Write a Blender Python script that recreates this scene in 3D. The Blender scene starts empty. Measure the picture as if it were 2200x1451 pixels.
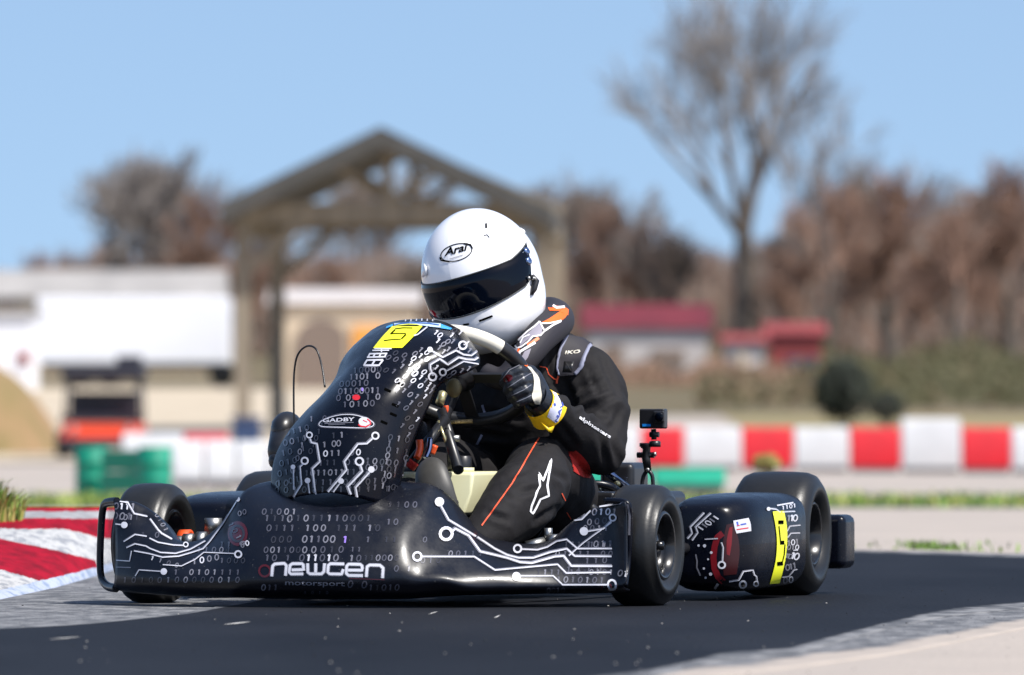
import bpy, bmesh, math, random
from mathutils import Vector, Matrix, noise
from mathutils.bvhtree import BVHTree
R = math.radians
random.seed(7)
scn = bpy.context.scene
COL = scn.collection

# ------------------------------------------------------------------ camera
CAMH, HOR, FPX = 0.43, 870.0, 18000.0
cam_d = bpy.data.cameras.new("camera"); cam = bpy.data.objects.new("camera", cam_d); COL.objects.link(cam)
cam.location = (0, 0, CAMH); cam.rotation_euler = (R(90), 0, 0)
cam_d.sensor_width = 36.0; cam_d.lens = 36.0 * FPX / 2200.0
cam_d.shift_y = (HOR - 725.5) / 2200.0
cam_d.clip_start = 0.1; cam_d.clip_end = 6000
cam_d.dof.use_dof = True; cam_d.dof.focus_distance = 18.05; cam_d.dof.aperture_fstop = 6.7
scn.camera = cam

# ------------------------------------------------------------------ sky and sun
SUN = Vector((0.47, -0.34, 0.815)).normalized()
w = bpy.data.worlds.new("World"); scn.world = w; w.use_nodes = True
nt = w.node_tree; bg = nt.nodes['Background']
sky = nt.nodes.new('ShaderNodeTexSky'); sky.sky_type = 'NISHITA'; sky.sun_disc = False
sky.sun_elevation = math.asin(SUN.z); sky.sun_rotation = math.atan2(SUN.x, SUN.y)
sky.altitude = 0; sky.air_density = 1.0; sky.dust_density = 1.0; sky.ozone_density = 2.2
tc = nt.nodes.new('ShaderNodeTexCoord'); mp = nt.nodes.new('ShaderNodeMapping')
mp.inputs['Location'].default_value = (0, 0, 0.16)
nt.links.new(tc.outputs['Generated'], mp.inputs['Vector']); nt.links.new(mp.outputs['Vector'], sky.inputs['Vector'])
nt.links.new(sky.outputs['Color'], bg.inputs['Color']); bg.inputs['Strength'].default_value = 0.13
sd = bpy.data.lights.new("sun", 'SUN'); sd.energy = 5.0; sd.angle = R(0.53); sd.color = (1, 0.96, 0.9)
so = bpy.data.objects.new("sun", sd); COL.objects.link(so)
so.rotation_euler = SUN.to_track_quat('Z', 'Y').to_euler()
scn.view_settings.view_transform = 'Standard'; scn.view_settings.look = 'None'
scn.view_settings.exposure = 0.42; scn.view_settings.gamma = 1.0

# ------------------------------------------------------------------ helpers
EYE = Vector((0, 0, CAMH))
def W(px, py, Y): return Vector(((px - 1100) / FPX * Y, Y, CAMH + (HOR - py) / FPX * Y))
PSI = R(16); F0 = Vector((-0.248, 18.0, 0))
LV = Vector((math.cos(PSI), -math.sin(PSI), 0)); FV = Vector((-math.sin(PSI), -math.cos(PSI), 0)); UV = Vector((0, 0, 1))
def K(l, f, u): return F0 + LV * l + FV * f + UV * u
def P(px, py, f):
    "the point on this sight line that lies f metres ahead of the kart's front axle"
    d = W(px, py, 1.0) - EYE
    t = (f - (EYE - F0).dot(FV)) / d.dot(FV)
    return EYE + d * t
def G(px, py, z=0.0):
    Y = (CAMH - z) * FPX / (py - HOR)
    return Vector(((px - 1100) / FPX * Y, Y, z))

def mat(name, col, rough=0.5, *a, rvar=0.0, **k):
    m = mat0(name, col, rough, *a, **k)
    if rvar:
        n = m.node_tree; b = n.nodes['Principled BSDF']; t = n.nodes.new('ShaderNodeTexCoord'); z = n.nodes.new('ShaderNodeTexNoise'); z.inputs['Scale'].default_value = 22; z.inputs['Detail'].default_value = 9; z.inputs['Roughness'].default_value = .75
        mr = n.nodes.new('ShaderNodeMapRange'); mr.inputs['From Min'].default_value = .35; mr.inputs['From Max'].default_value = .7; mr.inputs['To Min'].default_value = rough - rvar * .4; mr.inputs['To Max'].default_value = rough + rvar
        n.links.new(t.outputs['Object'], z.inputs['Vector']); n.links.new(z.outputs['Fac'], mr.inputs['Value']); n.links.new(mr.outputs['Result'], b.inputs['Roughness'])
        # fine dust and chips
        w_ = n.nodes.new('ShaderNodeTexNoise'); w_.inputs['Scale'].default_value = 210; w_.inputs['Detail'].default_value = 3; n.links.new(t.outputs['Object'], w_.inputs['Vector'])
        r = n.nodes.new('ShaderNodeValToRGB'); r.color_ramp.elements[0].position = .70; r.color_ramp.elements[1].position = .76; r.color_ramp.elements[0].color = (*col, 1); r.color_ramp.elements[1].color = (.09, .09, .085, 1)
        n.links.new(w_.outputs['Fac'], r.inputs['Fac']); n.links.new(r.outputs['Color'], b.inputs['Base Color'])
    return m
def mat0(name, col, rough=0.5, metal=0.0, coat=0.0, var=0.0, scale=20.0, bump=0.0, bscale=None, col2=None, spec=0.5, trans=0.0, emit=None, stretch=(1, 1, 1), detail=6):
    m = bpy.data.materials.new(name); m.use_nodes = True
    n = m.node_tree; b = n.nodes['Principled BSDF']
    b.inputs['Base Color'].default_value = (*col, 1); b.inputs['Roughness'].default_value = rough
    b.inputs['Metallic'].default_value = metal; b.inputs['Coat Weight'].default_value = coat
    b.inputs['Coat Roughness'].default_value = 0.06
    b.inputs['Specular IOR Level'].default_value = spec
    b.inputs['Transmission Weight'].default_value = trans
    if var > 0 or col2 or bump > 0:
        t = n.nodes.new('ShaderNodeTexCoord'); mpn = n.nodes.new('ShaderNodeMapping'); mpn.inputs['Scale'].default_value = stretch
        n.links.new(t.outputs['Object'], mpn.inputs['Vector'])
        nz = n.nodes.new('ShaderNodeTexNoise'); nz.inputs['Scale'].default_value = scale; nz.inputs['Detail'].default_value = detail
        nz.inputs['Roughness'].default_value = 0.6
        n.links.new(mpn.outputs['Vector'], nz.inputs['Vector'])
        if var > 0 or col2:
            r = n.nodes.new('ShaderNodeValToRGB')
            r.color_ramp.elements[0].position = 0.32; r.color_ramp.elements[1].position = 0.68
            a = col2 if col2 else tuple(c * (1 - var) for c in col)
            c = col if col2 else tuple(min(1, c * (1 + var)) for c in col)
            r.color_ramp.elements[0].color = (*a, 1); r.color_ramp.elements[1].color = (*c, 1)
            n.links.new(nz.outputs['Fac'], r.inputs['Fac']); n.links.new(r.outputs['Color'], b.inputs['Base Color'])
        if bump > 0:
            nb = n.nodes.new('ShaderNodeTexNoise'); nb.inputs['Scale'].default_value = bscale or scale * 4; nb.inputs['Detail'].default_value = 5
            n.links.new(mpn.outputs['Vector'], nb.inputs['Vector'])
            bp = n.nodes.new('ShaderNodeBump'); bp.inputs['Strength'].default_value = bump; bp.inputs['Distance'].default_value = 0.01
            n.links.new(nb.outputs['Fac'], bp.inputs['Height']); n.links.new(bp.outputs['Normal'], b.inputs['Normal'])
    return m

def tag(o, label=None, cat=None, group=None, kind=None):
    if label: o['label'] = label
    if cat: o['category'] = cat
    if group: o['group'] = group
    if kind: o['kind'] = kind
    return o
def empty(name, loc, label, cat, group=None):
    o = bpy.data.objects.new(name, None); COL.objects.link(o); o.location = loc; o.empty_display_size = 0.1
    o['origin'] = list(loc)
    return tag(o, label, cat, group)
def root_loc(o):
    v = Vector((0, 0, 0))
    while o is not None: v += o.location; o = o.parent
    return v

class MB:
    def __init__(s): s.v = []; s.f = []; s.m = []; s.sm = []
    def add(s, vs, fs, mi=0, smooth=True):
        b = len(s.v); s.v += [Vector(v) for v in vs]
        for f in fs: s.f.append([i + b for i in f]); s.m.append(mi); s.sm.append(smooth)
        return s
    def box(s, c, size, ax=None, mi=0):
        ax = ax or (Vector((1, 0, 0)), Vector((0, 1, 0)), Vector((0, 0, 1)))
        h = [x / 2 for x in size]; vs = []
        for sx in (-1, 1):
            for sy in (-1, 1):
                for sz in (-1, 1): vs.append(Vector(c) + ax[0] * h[0] * sx + ax[1] * h[1] * sy + ax[2] * h[2] * sz)
        return s.add(vs, [(0, 1, 3, 2), (4, 6, 7, 5), (0, 4, 5, 1), (2, 3, 7, 6), (0, 2, 6, 4), (1, 5, 7, 3)], mi, False)
    def beam(s, a, b, wd, ht, up=Vector((0, 0, 1)), mi=0):
        a = Vector(a); b = Vector(b); d = (b - a); L = d.length; d.normalize()
        x = d.cross(up).normalized(); y = x.cross(d)
        return s.box((a + b) / 2, (L, wd, ht), (d, x, y), mi)
    def tube(s, pts, rad, n=12, mi=0, caps=True, flat=1.0, fx=None):
        pts = [Vector(p) for p in pts]; N = len(pts)
        if not hasattr(rad, '__len__'): rad = [rad] * N
        vs = []; prev = None
        for i, p in enumerate(pts):
            d = (pts[min(i + 1, N - 1)] - pts[max(i - 1, 0)]).normalized()
            if prev is None:
                a = fx if fx is not None else (Vector((0, 0, 1)) if abs(d.z) < .9 else Vector((1, 0, 0)))
                x = d.cross(a).normalized()
            else: x = (prev - d * prev.dot(d)).normalized()
            prev = x; y = d.cross(x)
            for k in range(n):
                t = 2 * math.pi * k / n
                vs.append(p + x * rad[i] * math.cos(t) + y * rad[i] * math.sin(t) * flat)
        fs = [(i * n + k, i * n + (k + 1) % n, (i + 1) * n + (k + 1) % n, (i + 1) * n + k) for i in range(N - 1) for k in range(n)]
        s.add(vs, fs, mi)
        if caps:
            b = len(s.v) - len(vs)
            s.f.append([b + k for k in range(n)][::-1]); s.m.append(mi); s.sm.append(False)
            s.f.append([b + (N - 1) * n + k for k in range(n)]); s.m.append(mi); s.sm.append(False)
        return s
    def lathe(s, c, axis, prof, n=48, mi=0, closed=False):
        axis = Vector(axis).normalized(); x = axis.cross(Vector((0, 0, 1)))
        if x.length < .01: x = Vector((1, 0, 0))
        x.normalize(); y = axis.cross(x); vs = []
        for (h, r) in prof:
            for k in range(n):
                t = 2 * math.pi * k / n; vs.append(Vector(c) + axis * h + (x * math.cos(t) + y * math.sin(t)) * r)
        M = len(prof); fs = []
        for i in range(M if closed else M - 1):
            j = (i + 1) % M
            for k in range(n): fs.append((i * n + k, i * n + (k + 1) % n, j * n + (k + 1) % n, j * n + k))
        return s.add(vs, fs, mi)
    def sphere(s, c, r, n=12, mi=0, ax=None, sc=(1, 1, 1)):
        ax = ax or (Vector((1, 0, 0)), Vector((0, 1, 0)), Vector((0, 0, 1)))
        vs = []; c = Vector(c)
        for i in range(n + 1):
            e = -math.pi / 2 + math.pi * i / n
            for k in range(2 * n):
                t = math.pi * k / n
                vs.append(c + ax[0] * r * sc[0] * math.cos(e) * math.cos(t) + ax[1] * r * sc[1] * math.cos(e) * math.sin(t) + ax[2] * r * sc[2] * math.sin(e))
        m = 2 * n
        return s.add(vs, [(i * m + k, i * m + (k + 1) % m, (i + 1) * m + (k + 1) % m, (i + 1) * m + k) for i in range(n) for k in range(m)], mi)
    def capsule(s, a, b, ra, rb, n=14):
        a = Vector(a); b = Vector(b)
        s.sphere(a, ra, n // 2); s.sphere(b, rb, n // 2)
        return s.tube([a, b], [ra, rb], n)
    def grid(s, rows, mi=0, thick=0.0):
        nr, nc = len(rows), len(rows[0]); vs = [p for r in rows for p in r]
        fs = [(i * nc + j, i * nc + j + 1, (i + 1) * nc + j + 1, (i + 1) * nc + j) for i in range(nr - 1) for j in range(nc - 1)]
        if thick:
            back = []
            for i in range(nr):
                for j in range(nc):
                    du = rows[i][min(j + 1, nc - 1)] - rows[i][max(j - 1, 0)]; dv = rows[min(i + 1, nr - 1)][j] - rows[max(i - 1, 0)][j]
                    nn = du.cross(dv); nn.normalize()
                    if nn.dot(EYE - rows[i][j]) < 0 and abs(nn.dot((EYE - rows[i][j]).normalized())) > .0: pass
                    back.append(rows[i][j] - nn * thick)
            o = len(vs); vs += back
            fs += [(o + a, o + d, o + c, o + b) for (a, b, c, d) in fs[:]]
            per = [j for j in range(nc)] + [i * nc + nc - 1 for i in range(1, nr)] + [(nr - 1) * nc + j for j in range(nc - 2, -1, -1)] + [i * nc for i in range(nr - 2, 0, -1)]
            for a, b in zip(per, per[1:] + per[:1]): fs.append((a, o + a, o + b, b))
        return s.add(vs, fs, mi)
    def bvh(s): return BVHTree.FromPolygons(s.v, s.f)
    def build(s, name, mats, parent=None, bevel=0, subsurf=0, label=None):
        off = root_loc(parent) if parent else Vector((0, 0, 0))
        me = bpy.data.meshes.new(name); me.from_pydata([v - off for v in s.v], [], s.f)
        for m in (mats if isinstance(mats, (list, tuple)) else [mats]): me.materials.append(m)
        me.polygons.foreach_set('material_index', s.m); me.polygons.foreach_set('use_smooth', s.sm)
        me.update()
        o = bpy.data.objects.new(name, me); COL.objects.link(o)
        if parent: o.parent = parent
        if bevel:
            b = o.modifiers.new('bevel', 'BEVEL'); b.width = bevel; b.segments = 3; b.limit_method = 'ANGLE'; b.angle_limit = R(40)
            b.harden_normals = False
            me.polygons.foreach_set('use_smooth', [True] * len(s.f))
            o.modifiers.new('wn', 'WEIGHTED_NORMAL')
        if subsurf: o.modifiers.new('ss', 'SUBSURF').levels = subsurf; o.modifiers['ss'].render_levels = subsurf
        if label: o['label'] = label
        return o

def cr(p0, p1, p2, p3, t):
    return 0.5 * ((2 * p1) + (-p0 + p2) * t + (2 * p0 - 5 * p1 + 4 * p2 - p3) * t * t + (-p0 + 3 * p1 - 3 * p2 + p3) * t ** 3)
def crpath(pts, k, closed=False):
    n = len(pts); out = []
    for i in range(n if closed else n - 1):
        g = (lambda j: pts[j % n]) if closed else (lambda j: pts[max(0, min(n - 1, j))])
        for q in range(k): out.append(cr(g(i - 1), g(i), g(i + 1), g(i + 2), q / k))
    if not closed: out.append(pts[-1])
    return out
def surf(table, ku, kv):
    rows = [crpath(r, ku) for r in table]
    cols = [crpath([r[j] for r in rows], kv) for j in range(len(rows[0]))]
    return [[cols[j][i] for j in range(len(cols))] for i in range(len(cols[0]))]

# flat marks (print, stickers, stitching) that lie on the skin of the part they belong to
def V2(a): return Vector((a[0], a[1]))
class Marks:
    def __init__(s, mb, base=0.0008): s.mb = mb; s.bv = mb.bvh(); s.off = base; s.lay = 0
    far = None
    def hit(s, px, py, lay):
        d = (W(px, py, 1.0) - EYE).normalized(); h = s.bv.ray_cast(EYE, d)
        if h[0] is None: return None
        if s.far is not None and (h[0] - F0).dot(FV) > s.far: return None
        n = h[1] if h[1].dot(d) < 0 else -h[1]
        return h[0] + n * (s.off + 0.0004 * lay)
    def tris(s, pts, faces, mi, lay=0):
        hp = [s.hit(p[0], p[1], lay) for p in pts]; vs = []; idx = {}; fs = []
        for f in faces:
            if any(hp[i] is None for i in f): continue
            ys = [hp[i].y for i in f]
            if max(ys) - min(ys) > 0.05: continue
            g = []
            for i in f:
                if i not in idx: idx[i] = len(vs); vs.append(hp[i])
                g.append(idx[i])
            a_, b_, c_ = (vs[g[0]], vs[g[1]], vs[g[2]])
            if (b_ - a_).cross(c_ - a_).dot(EYE - a_) < 0: g.reverse()
            fs.append(g)
        s.mb.add(vs, fs, mi)
    def line(s, pts, wd, mi, lay=0, step=4.0, closed=False):
        pts = [V2(p) for p in pts]
        if closed: pts = pts + [pts[0]]
        q = [pts[0]]
        for a, b in zip(pts, pts[1:]):
            n = max(1, int((b - a).length / step))
            q += [a.lerp(b, i / n) for i in range(1, n + 1)]
        P2 = []; N = len(q)
        for i, p in enumerate(q):
            if closed and i in (0, N - 1): d = q[1] - q[N - 2]
            else: d = q[min(i + 1, N - 1)] - q[max(i - 1, 0)]
            if d.length < 1e-6: d = Vector((1, 0))
            d.normalize(); nn = Vector((-d.y, d.x)) * wd / 2
            P2 += [p + nn, p - nn]
        s.tris(P2, [(2 * i, 2 * i + 1, 2 * i + 3, 2 * i + 2) for i in range(N - 1)], mi, lay)
    def ring(s, c, r, wd, mi, lay=0, asp=1.0, rot=0.0, n=14):
        pts = []
        for k in range(n):
            t = 2 * math.pi * k / n; x, y = r * asp * math.cos(t), r * math.sin(t)
            pts.append((c[0] + x * math.cos(rot) - y * math.sin(rot), c[1] + x * math.sin(rot) + y * math.cos(rot)))
        s.line(pts, wd, mi, lay, 99, True)
    def disc(s, c, r, mi, lay=0, asp=1.0, rot=0.0, n=16, rings=1):
        pts = [c]; fs = []
        for q in range(1, rings + 1):
            for k in range(n):
                t = 2 * math.pi * k / n; x, y = r * q / rings * asp * math.cos(t), r * q / rings * math.sin(t)
                pts.append((c[0] + x * math.cos(rot) - y * math.sin(rot), c[1] + x * math.sin(rot) + y * math.cos(rot)))
        for k in range(n): fs.append((0, 1 + k, 1 + (k + 1) % n))
        for q in range(rings - 1):
            for k in range(n):
                a = 1 + q * n; b = a + n; fs.append((a + k, b + k, b + (k + 1) % n, a + (k + 1) % n))
        s.tris(pts, fs, mi, lay)
    def patch(s, left, right, mi, lay=0, nu=8, kv=3):
        "filled strip between two pixel curves"
        L = crpath([V2(p) for p in left], kv); Rr = crpath([V2(p) for p in right], kv)
        if len(L) != len(Rr):
            def rs(c, n):
                return [c[min(len(c) - 1, int(i * (len(c) - 1) / (n - 1)))].lerp(c[min(len(c) - 1, int(i * (len(c) - 1) / (n - 1)) + 1)], (i * (len(c) - 1) / (n - 1)) % 1) for i in range(n)]
            n = max(len(L), len(Rr)); L = rs(L, n); Rr = rs(Rr, n)
        pts = [a.lerp(b, j / nu) for a, b in zip(L, Rr) for j in range(nu + 1)]; m = nu + 1
        s.tris(pts, [(i * m + j, i * m + j + 1, (i + 1) * m + j + 1, (i + 1) * m + j) for i in range(len(L) - 1) for j in range(nu)], mi, lay)
    def trace(s, pts, end=None, wd=5.0, mi=(1, 2), lay=1, r=7):
        s.line(pts, wd, mi[1], lay); s.line([(p[0] + wd * .22, p[1] + wd * .15) for p in pts], wd * .5, mi[0], lay + 1)
        for e in (end or []):
            if e[2] == 'd': s.disc(e[:2], e[3], mi[0], lay + 2)
            else: s.ring(e[:2], e[3], max(2.2, e[3] * .5), mi[0], lay + 2)
    def digits(s, txt, a, b, size, mi, lay=0, lean=0.15, thin=.2):
        n = len(txt); a = V2(a); b = V2(b); d = (b - a).normalized(); up = Vector((d.y, -d.x))
        if up.y > 0: up = -up
        for i, ch in enumerate(txt):
            c = a.lerp(b, i / max(1, n - 1)); m = mi[i % len(mi)] if hasattr(mi, '__len__') else mi
            if ch == '0':
                pts = []
                for k in range(12):
                    t = 2 * math.pi * k / 12; y = math.sin(t) * size * .5
                    pts.append(c + d * (math.cos(t) * size * .34 + lean * y) + up * y)
                s.line(pts, size * thin, m, lay, 99, True)
            elif ch == '1':
                s.line([c + up * size * .5 + d * lean * size * .5, c - up * size * .5 - d * lean * size * .5], size * thin * 1.3, m, lay)
                s.line([c + up * size * .5 + d * lean * size * .5, c + up * size * .32 - d * size * .22], size * thin, m, lay)
    def text(s, body, o, ex, ey, mi, lay=1, maxedge=5.0, bold=0.0, width=None):
        "o pixel origin, ex/ey pixel vectors of one em right and up; width: total pixel length to fit"
        cu = bpy.data.curves.new('t', 'FONT'); cu.body = body; cu.size = 1; cu.offset = bold; cu.resolution_u = 3
        ob = bpy.data.objects.new('t', cu); COL.objects.link(ob)
        dg = bpy.context.evaluated_depsgraph_get(); me = bpy.data.meshes.new_from_object(ob.evaluated_get(dg))
        bm = bmesh.new(); bm.from_mesh(me); bmesh.ops.triangulate(bm, faces=bm.faces[:])
        xs = [v.co.x for v in bm.verts]; x0, x1 = min(xs), max(xs); ex = V2(ex); ey = V2(ey)
        kx = 1.0
        if width: kx = width / ((x1 - x0) * ex.length)
        for v in bm.verts:
            q = V2(o) + ex * (v.co.x - x0) * kx + ey * v.co.y; v.co = (q.x, q.y, 0)
        for _ in range(3):
            es = [e for e in bm.edges if e.calc_length() > maxedge]
            if not es: break
            bmesh.ops.subdivide_edges(bm, edges=es, cuts=1); bmesh.ops.triangulate(bm, faces=bm.faces[:])
        bm.verts.index_update()
        s.tris([(v.co.x, v.co.y) for v in bm.verts], [[v.index for v in f.verts] for f in bm.faces], mi, lay)
        bm.free(); bpy.data.objects.remove(ob); bpy.data.meshes.remove(me); bpy.data.curves.remove(cu)

def fuse(mb, voxel, smooth=6, disp=None):
    "one continuous skin over overlapping limbs"
    me = bpy.data.meshes.new('f'); me.from_pydata(mb.v, [], mb.f); o = bpy.data.objects.new('f', me); COL.objects.link(o)
    r = o.modifiers.new('r', 'REMESH'); r.mode = 'VOXEL'; r.voxel_size = voxel
    sm = o.modifiers.new('s', 'SMOOTH'); sm.iterations = smooth; sm.factor = 0.6
    dg = bpy.context.evaluated_depsgraph_get(); m2 = bpy.data.meshes.new_from_object(o.evaluated_get(dg))
    out = MB(); ns = [v.normal.copy() for v in m2.vertices]
    vs = [v.co.copy() for v in m2.vertices]
    if disp: vs = [v + n * disp(v) for v, n in zip(vs, ns)]
    out.add(vs, [list(p.vertices) for p in m2.polygons])
    bpy.data.objects.remove(o); bpy.data.meshes.remove(me); bpy.data.meshes.remove(m2)
    return out

# ------------------------------------------------------------------ materials
M = {}
M['black_gloss'] = mat('black_gloss_plastic', (.0018, .0025, .0065), .25, coat=0, spec=.27, rvar=.12)
M['nose_gloss'] = mat('nose_gloss_plastic', (.0018, .0025, .0065), .34, coat=.1, spec=.42, bump=.03, bscale=40, rvar=.16)
M['murk_red'] = mat('dark_red_print', (.028, .002, .003), .3)
M['white_print'] = mat('white_print', (.6, .6, .65), .3, coat=.4)
M['grey_print'] = mat('grey_print', (.17, .17, .2), .3, coat=.4)
M['dim_print'] = mat('dim_print', (.07, .07, .09), .3, coat=.4)
M['faint_print'] = mat('faint_print', (.028, .028, .036), .25, coat=.5)
M['red_print'] = mat('red_print', (.075, .003, .005), .25, coat=.5)
M['bright_red'] = mat('bright_red_print', (.6, .02, .03), .3)
M['violet_print'] = mat('violet_print', (.28, .18, .6), .3)
M['yellow_print'] = mat('yellow_sticker', (.82, .85, .02), .35)
M['ink'] = mat('black_ink', (.002, .002, .002), .8, spec=.0)
M['blue_print'] = mat('blue_sticker', (.03, .35, .8), .3)
M['pale_blue'] = mat('pale_blue_sticker', (.5, .65, .85), .3)
M['rubber'] = mat('tyre_rubber', (.011, .011, .011), .4, var=.25, scale=14, bump=.05, bscale=160, spec=.45)
M['rim'] = mat('black_rim', (.01, .01, .011), .25, metal=.3, coat=.3)
M['steel'] = mat('steel', (.34, .34, .33), .42, metal=1)
M['chrome_blue'] = mat('polished_tube', (.18, .22, .34), .15, metal=1)
M['brass'] = mat('brass_part', (.62, .55, .3), .3, metal=.8)
M['dark_plastic'] = mat('dark_plastic', (.012, .012, .014), .35, var=.2, scale=30)
M['orange_plastic'] = mat('orange_plastic', (.75, .09, .02), .4)
M['blue_plastic'] = mat('blue_plastic', (.03, .12, .4), .3)
M['tank'] = mat('tank_plastic', (.72, .7, .45), .35, var=.05, scale=8)
M['suit'] = mat('black_suit_cloth', (.0085, .0075, .0085), .8, var=.25, scale=25, bump=.5, bscale=16, spec=.3)
M['suit_red'] = mat('red_suit_cloth', (.36, .012, .008), .8, bump=.2, scale=30)
M['orange_thread'] = mat('orange_piping', (.75, .09, .03), .6)
M['white_cloth'] = mat('white_cloth', (.72, .72, .75), .6)
M['grey_trim'] = mat('grey_trim', (.23, .24, .33), .6)
M['helmet_white'] = mat('helmet_white', (.84, .84, .86), .12, coat=.5)
M['visor'] = mat('dark_visor', (.001, .0025, .007), .06, coat=0, spec=.2)
M['seal'] = mat('visor_seal', (.03, .035, .035), .5)
M['leather'] = mat('glove_leather', (.012, .015, .022), .38, bump=.2, bscale=120, scale=40)
M['cream'] = mat('cream_grip', (.7, .66, .56), .5, var=.06, scale=30)
M['collar'] = mat('collar_black', (.016, .014, .02), .7)
M['collar_grey'] = mat('collar_grey', (.26, .24, .29), .6)
M['collar_orange'] = mat('collar_orange', (.9, .13, .01), .5)
M['collar_white'] = mat('collar_white', (.78, .76, .76), .5)
M['band_yellow'] = mat('armband_yellow', (.85, .55, .01), .45)
M['band_white'] = mat('armband_white', (.7, .72, .88), .5)
M['band_blue'] = mat('armband_blue', (.06, .1, .45), .5)
M['shoe'] = mat('shoe_sole', (.05, .048, .045), .5, var=.2, scale=30)
# ------------------------------------------------------------------ ground
def prof(Y):
    pts = [(-50, 0), (22, 0), (30, -.04), (40, -.1), (60, -.2), (90, -.27), (105, -.2), (120, 0), (150, .35), (200, .95), (260, 1.9), (400, 4), (900, 9), (4000, 12)]
    for (a, za), (b, zb) in zip(pts, pts[1:]):
        if Y <= b: return za + (zb - za) * (Y - a) / (b - a)
    return pts[-1][1]
M['ground'] = mat('pale_runoff_asphalt', (.39, .335, .29), .9, col2=(.32, .28, .245), scale=1.3, bump=.4, bscale=60, stretch=(1, .5, 1))
M['gritty'] = mat('worn_grey_asphalt', (.19, .19, .195), .85, col2=(.075, .078, .085), scale=16, bump=1.0, bscale=60, detail=12, stretch=(1, .4, 1))
M['dark_asphalt'] = mat('dark_asphalt', (.0175, .019, .024), .65, col2=(.008, .009, .012), scale=1.1, bump=.35, bscale=90, stretch=(1, .35, 1), detail=8, spec=.06)
M['grass'] = mat('grass_green', (.13, .19, .03), .9, col2=(.07, .11, .015), scale=3)
M['dry_grass'] = mat('dry_grass', (.26, .2, .1), .95, col2=(.17, .15, .06), scale=.5)
M['gravel'] = mat('pale_gravel', (.5, .42, .31), .95, col2=(.4, .33, .24), scale=.8)
M['bank'] = mat('olive_bank', (.085, .08, .03), .95, col2=(.14, .095, .055), scale=.12)
g = MB(); Ys = [-20, 0, 10, 22, 26, 30, 35, 40, 50, 60, 75, 90, 97, 105, 112, 120, 135, 150, 175, 200, 230, 260, 330, 400, 900, 4000]
Xs = [-3000, -400, -60, -20, -6, 0, 6, 20, 60, 400, 3000]
vs = [(x, y, prof(y)) for y in Ys for x in Xs]; n = len(Xs)
g.add(vs, [(i * n + j, i * n + j + 1, (i + 1) * n + j + 1, (i + 1) * n + j) for i in range(len(Ys) - 1) for j in range(n - 1)])
tag(g.build('ground', M['ground']), kind='structure')

for k_, (p0_, p1_) in {'gritty': (.42, .60)}.items():
    r_ = [x for x in M[k_].node_tree.nodes if x.type == 'VALTORGB'][0].color_ramp; r_.elements[0].position = p0_; r_.elements[1].position = p1_
def sheet(name, outline, z, m, jag=0.0, seg=.12, kind='structure', seed=1, follow=False):
    "flat sheet with a ragged outline"
    rnd = random.Random(seed); pts = []; n = len(outline)
    for a, b in zip(outline, outline[1:] + outline[:1]):
        k = max(1, min(60, int((b - a).length / seg)))
        for i in range(k):
            p = a.lerp(b, i / k)
            if jag: p = p + Vector((noise.noise(p * 4 + Vector((seed, 0, 0))) * jag * .6, noise.noise(p * 4 + Vector((0, seed, 9))) * jag * 2, 0))
            pts.append(Vector((p.x, p.y, (prof(p.y) if follow else 0) + z)))
    bm = bmesh.new(); vv = [bm.verts.new(p) for p in pts]; f = bm.faces.new(vv); bmesh.ops.triangulate(bm, faces=[f])
    bm.verts.index_update()
    mb = MB(); mb.add([v.co.copy() for v in bm.verts], [[v.index for v in f.verts] for f in bm.faces], 0, False); bm.free()
    mb2 = mb.build(name, m)
    return tag(mb2, kind=kind)
# worn grey border lane, then the dark sealed racing line on top
g1 = [G(-900, 1178), G(0, 1178), G(600, 1178), G(1500, 1178), G(1800, 1179), G(2200, 1190), G(3300, 1220), G(3300, 1260), G(2600, 1290), G(2200, 1332), G(1930, 1392), G(1700, 1422), G(1500, 1438), G(1100, 1500), G(0, 1620), G(-1500, 1620)]
g2 = [G(-900, 1380), G(0, 1352), G(180, 1342), G(400, 1322), G(560, 1290), G(700, 1240), G(1100, 1205), G(1500, 1190), G(1840, 1184), G(2200, 1196), G(3300, 1226), G(3300, 1250), G(2500, 1268), G(2200, 1300), G(2020, 1315), G(1900, 1342), G(1700, 1396), G(1540, 1408), G(1420, 1440), G(1100, 1475), G(0, 1590), G(-1300, 1590)]

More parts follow.
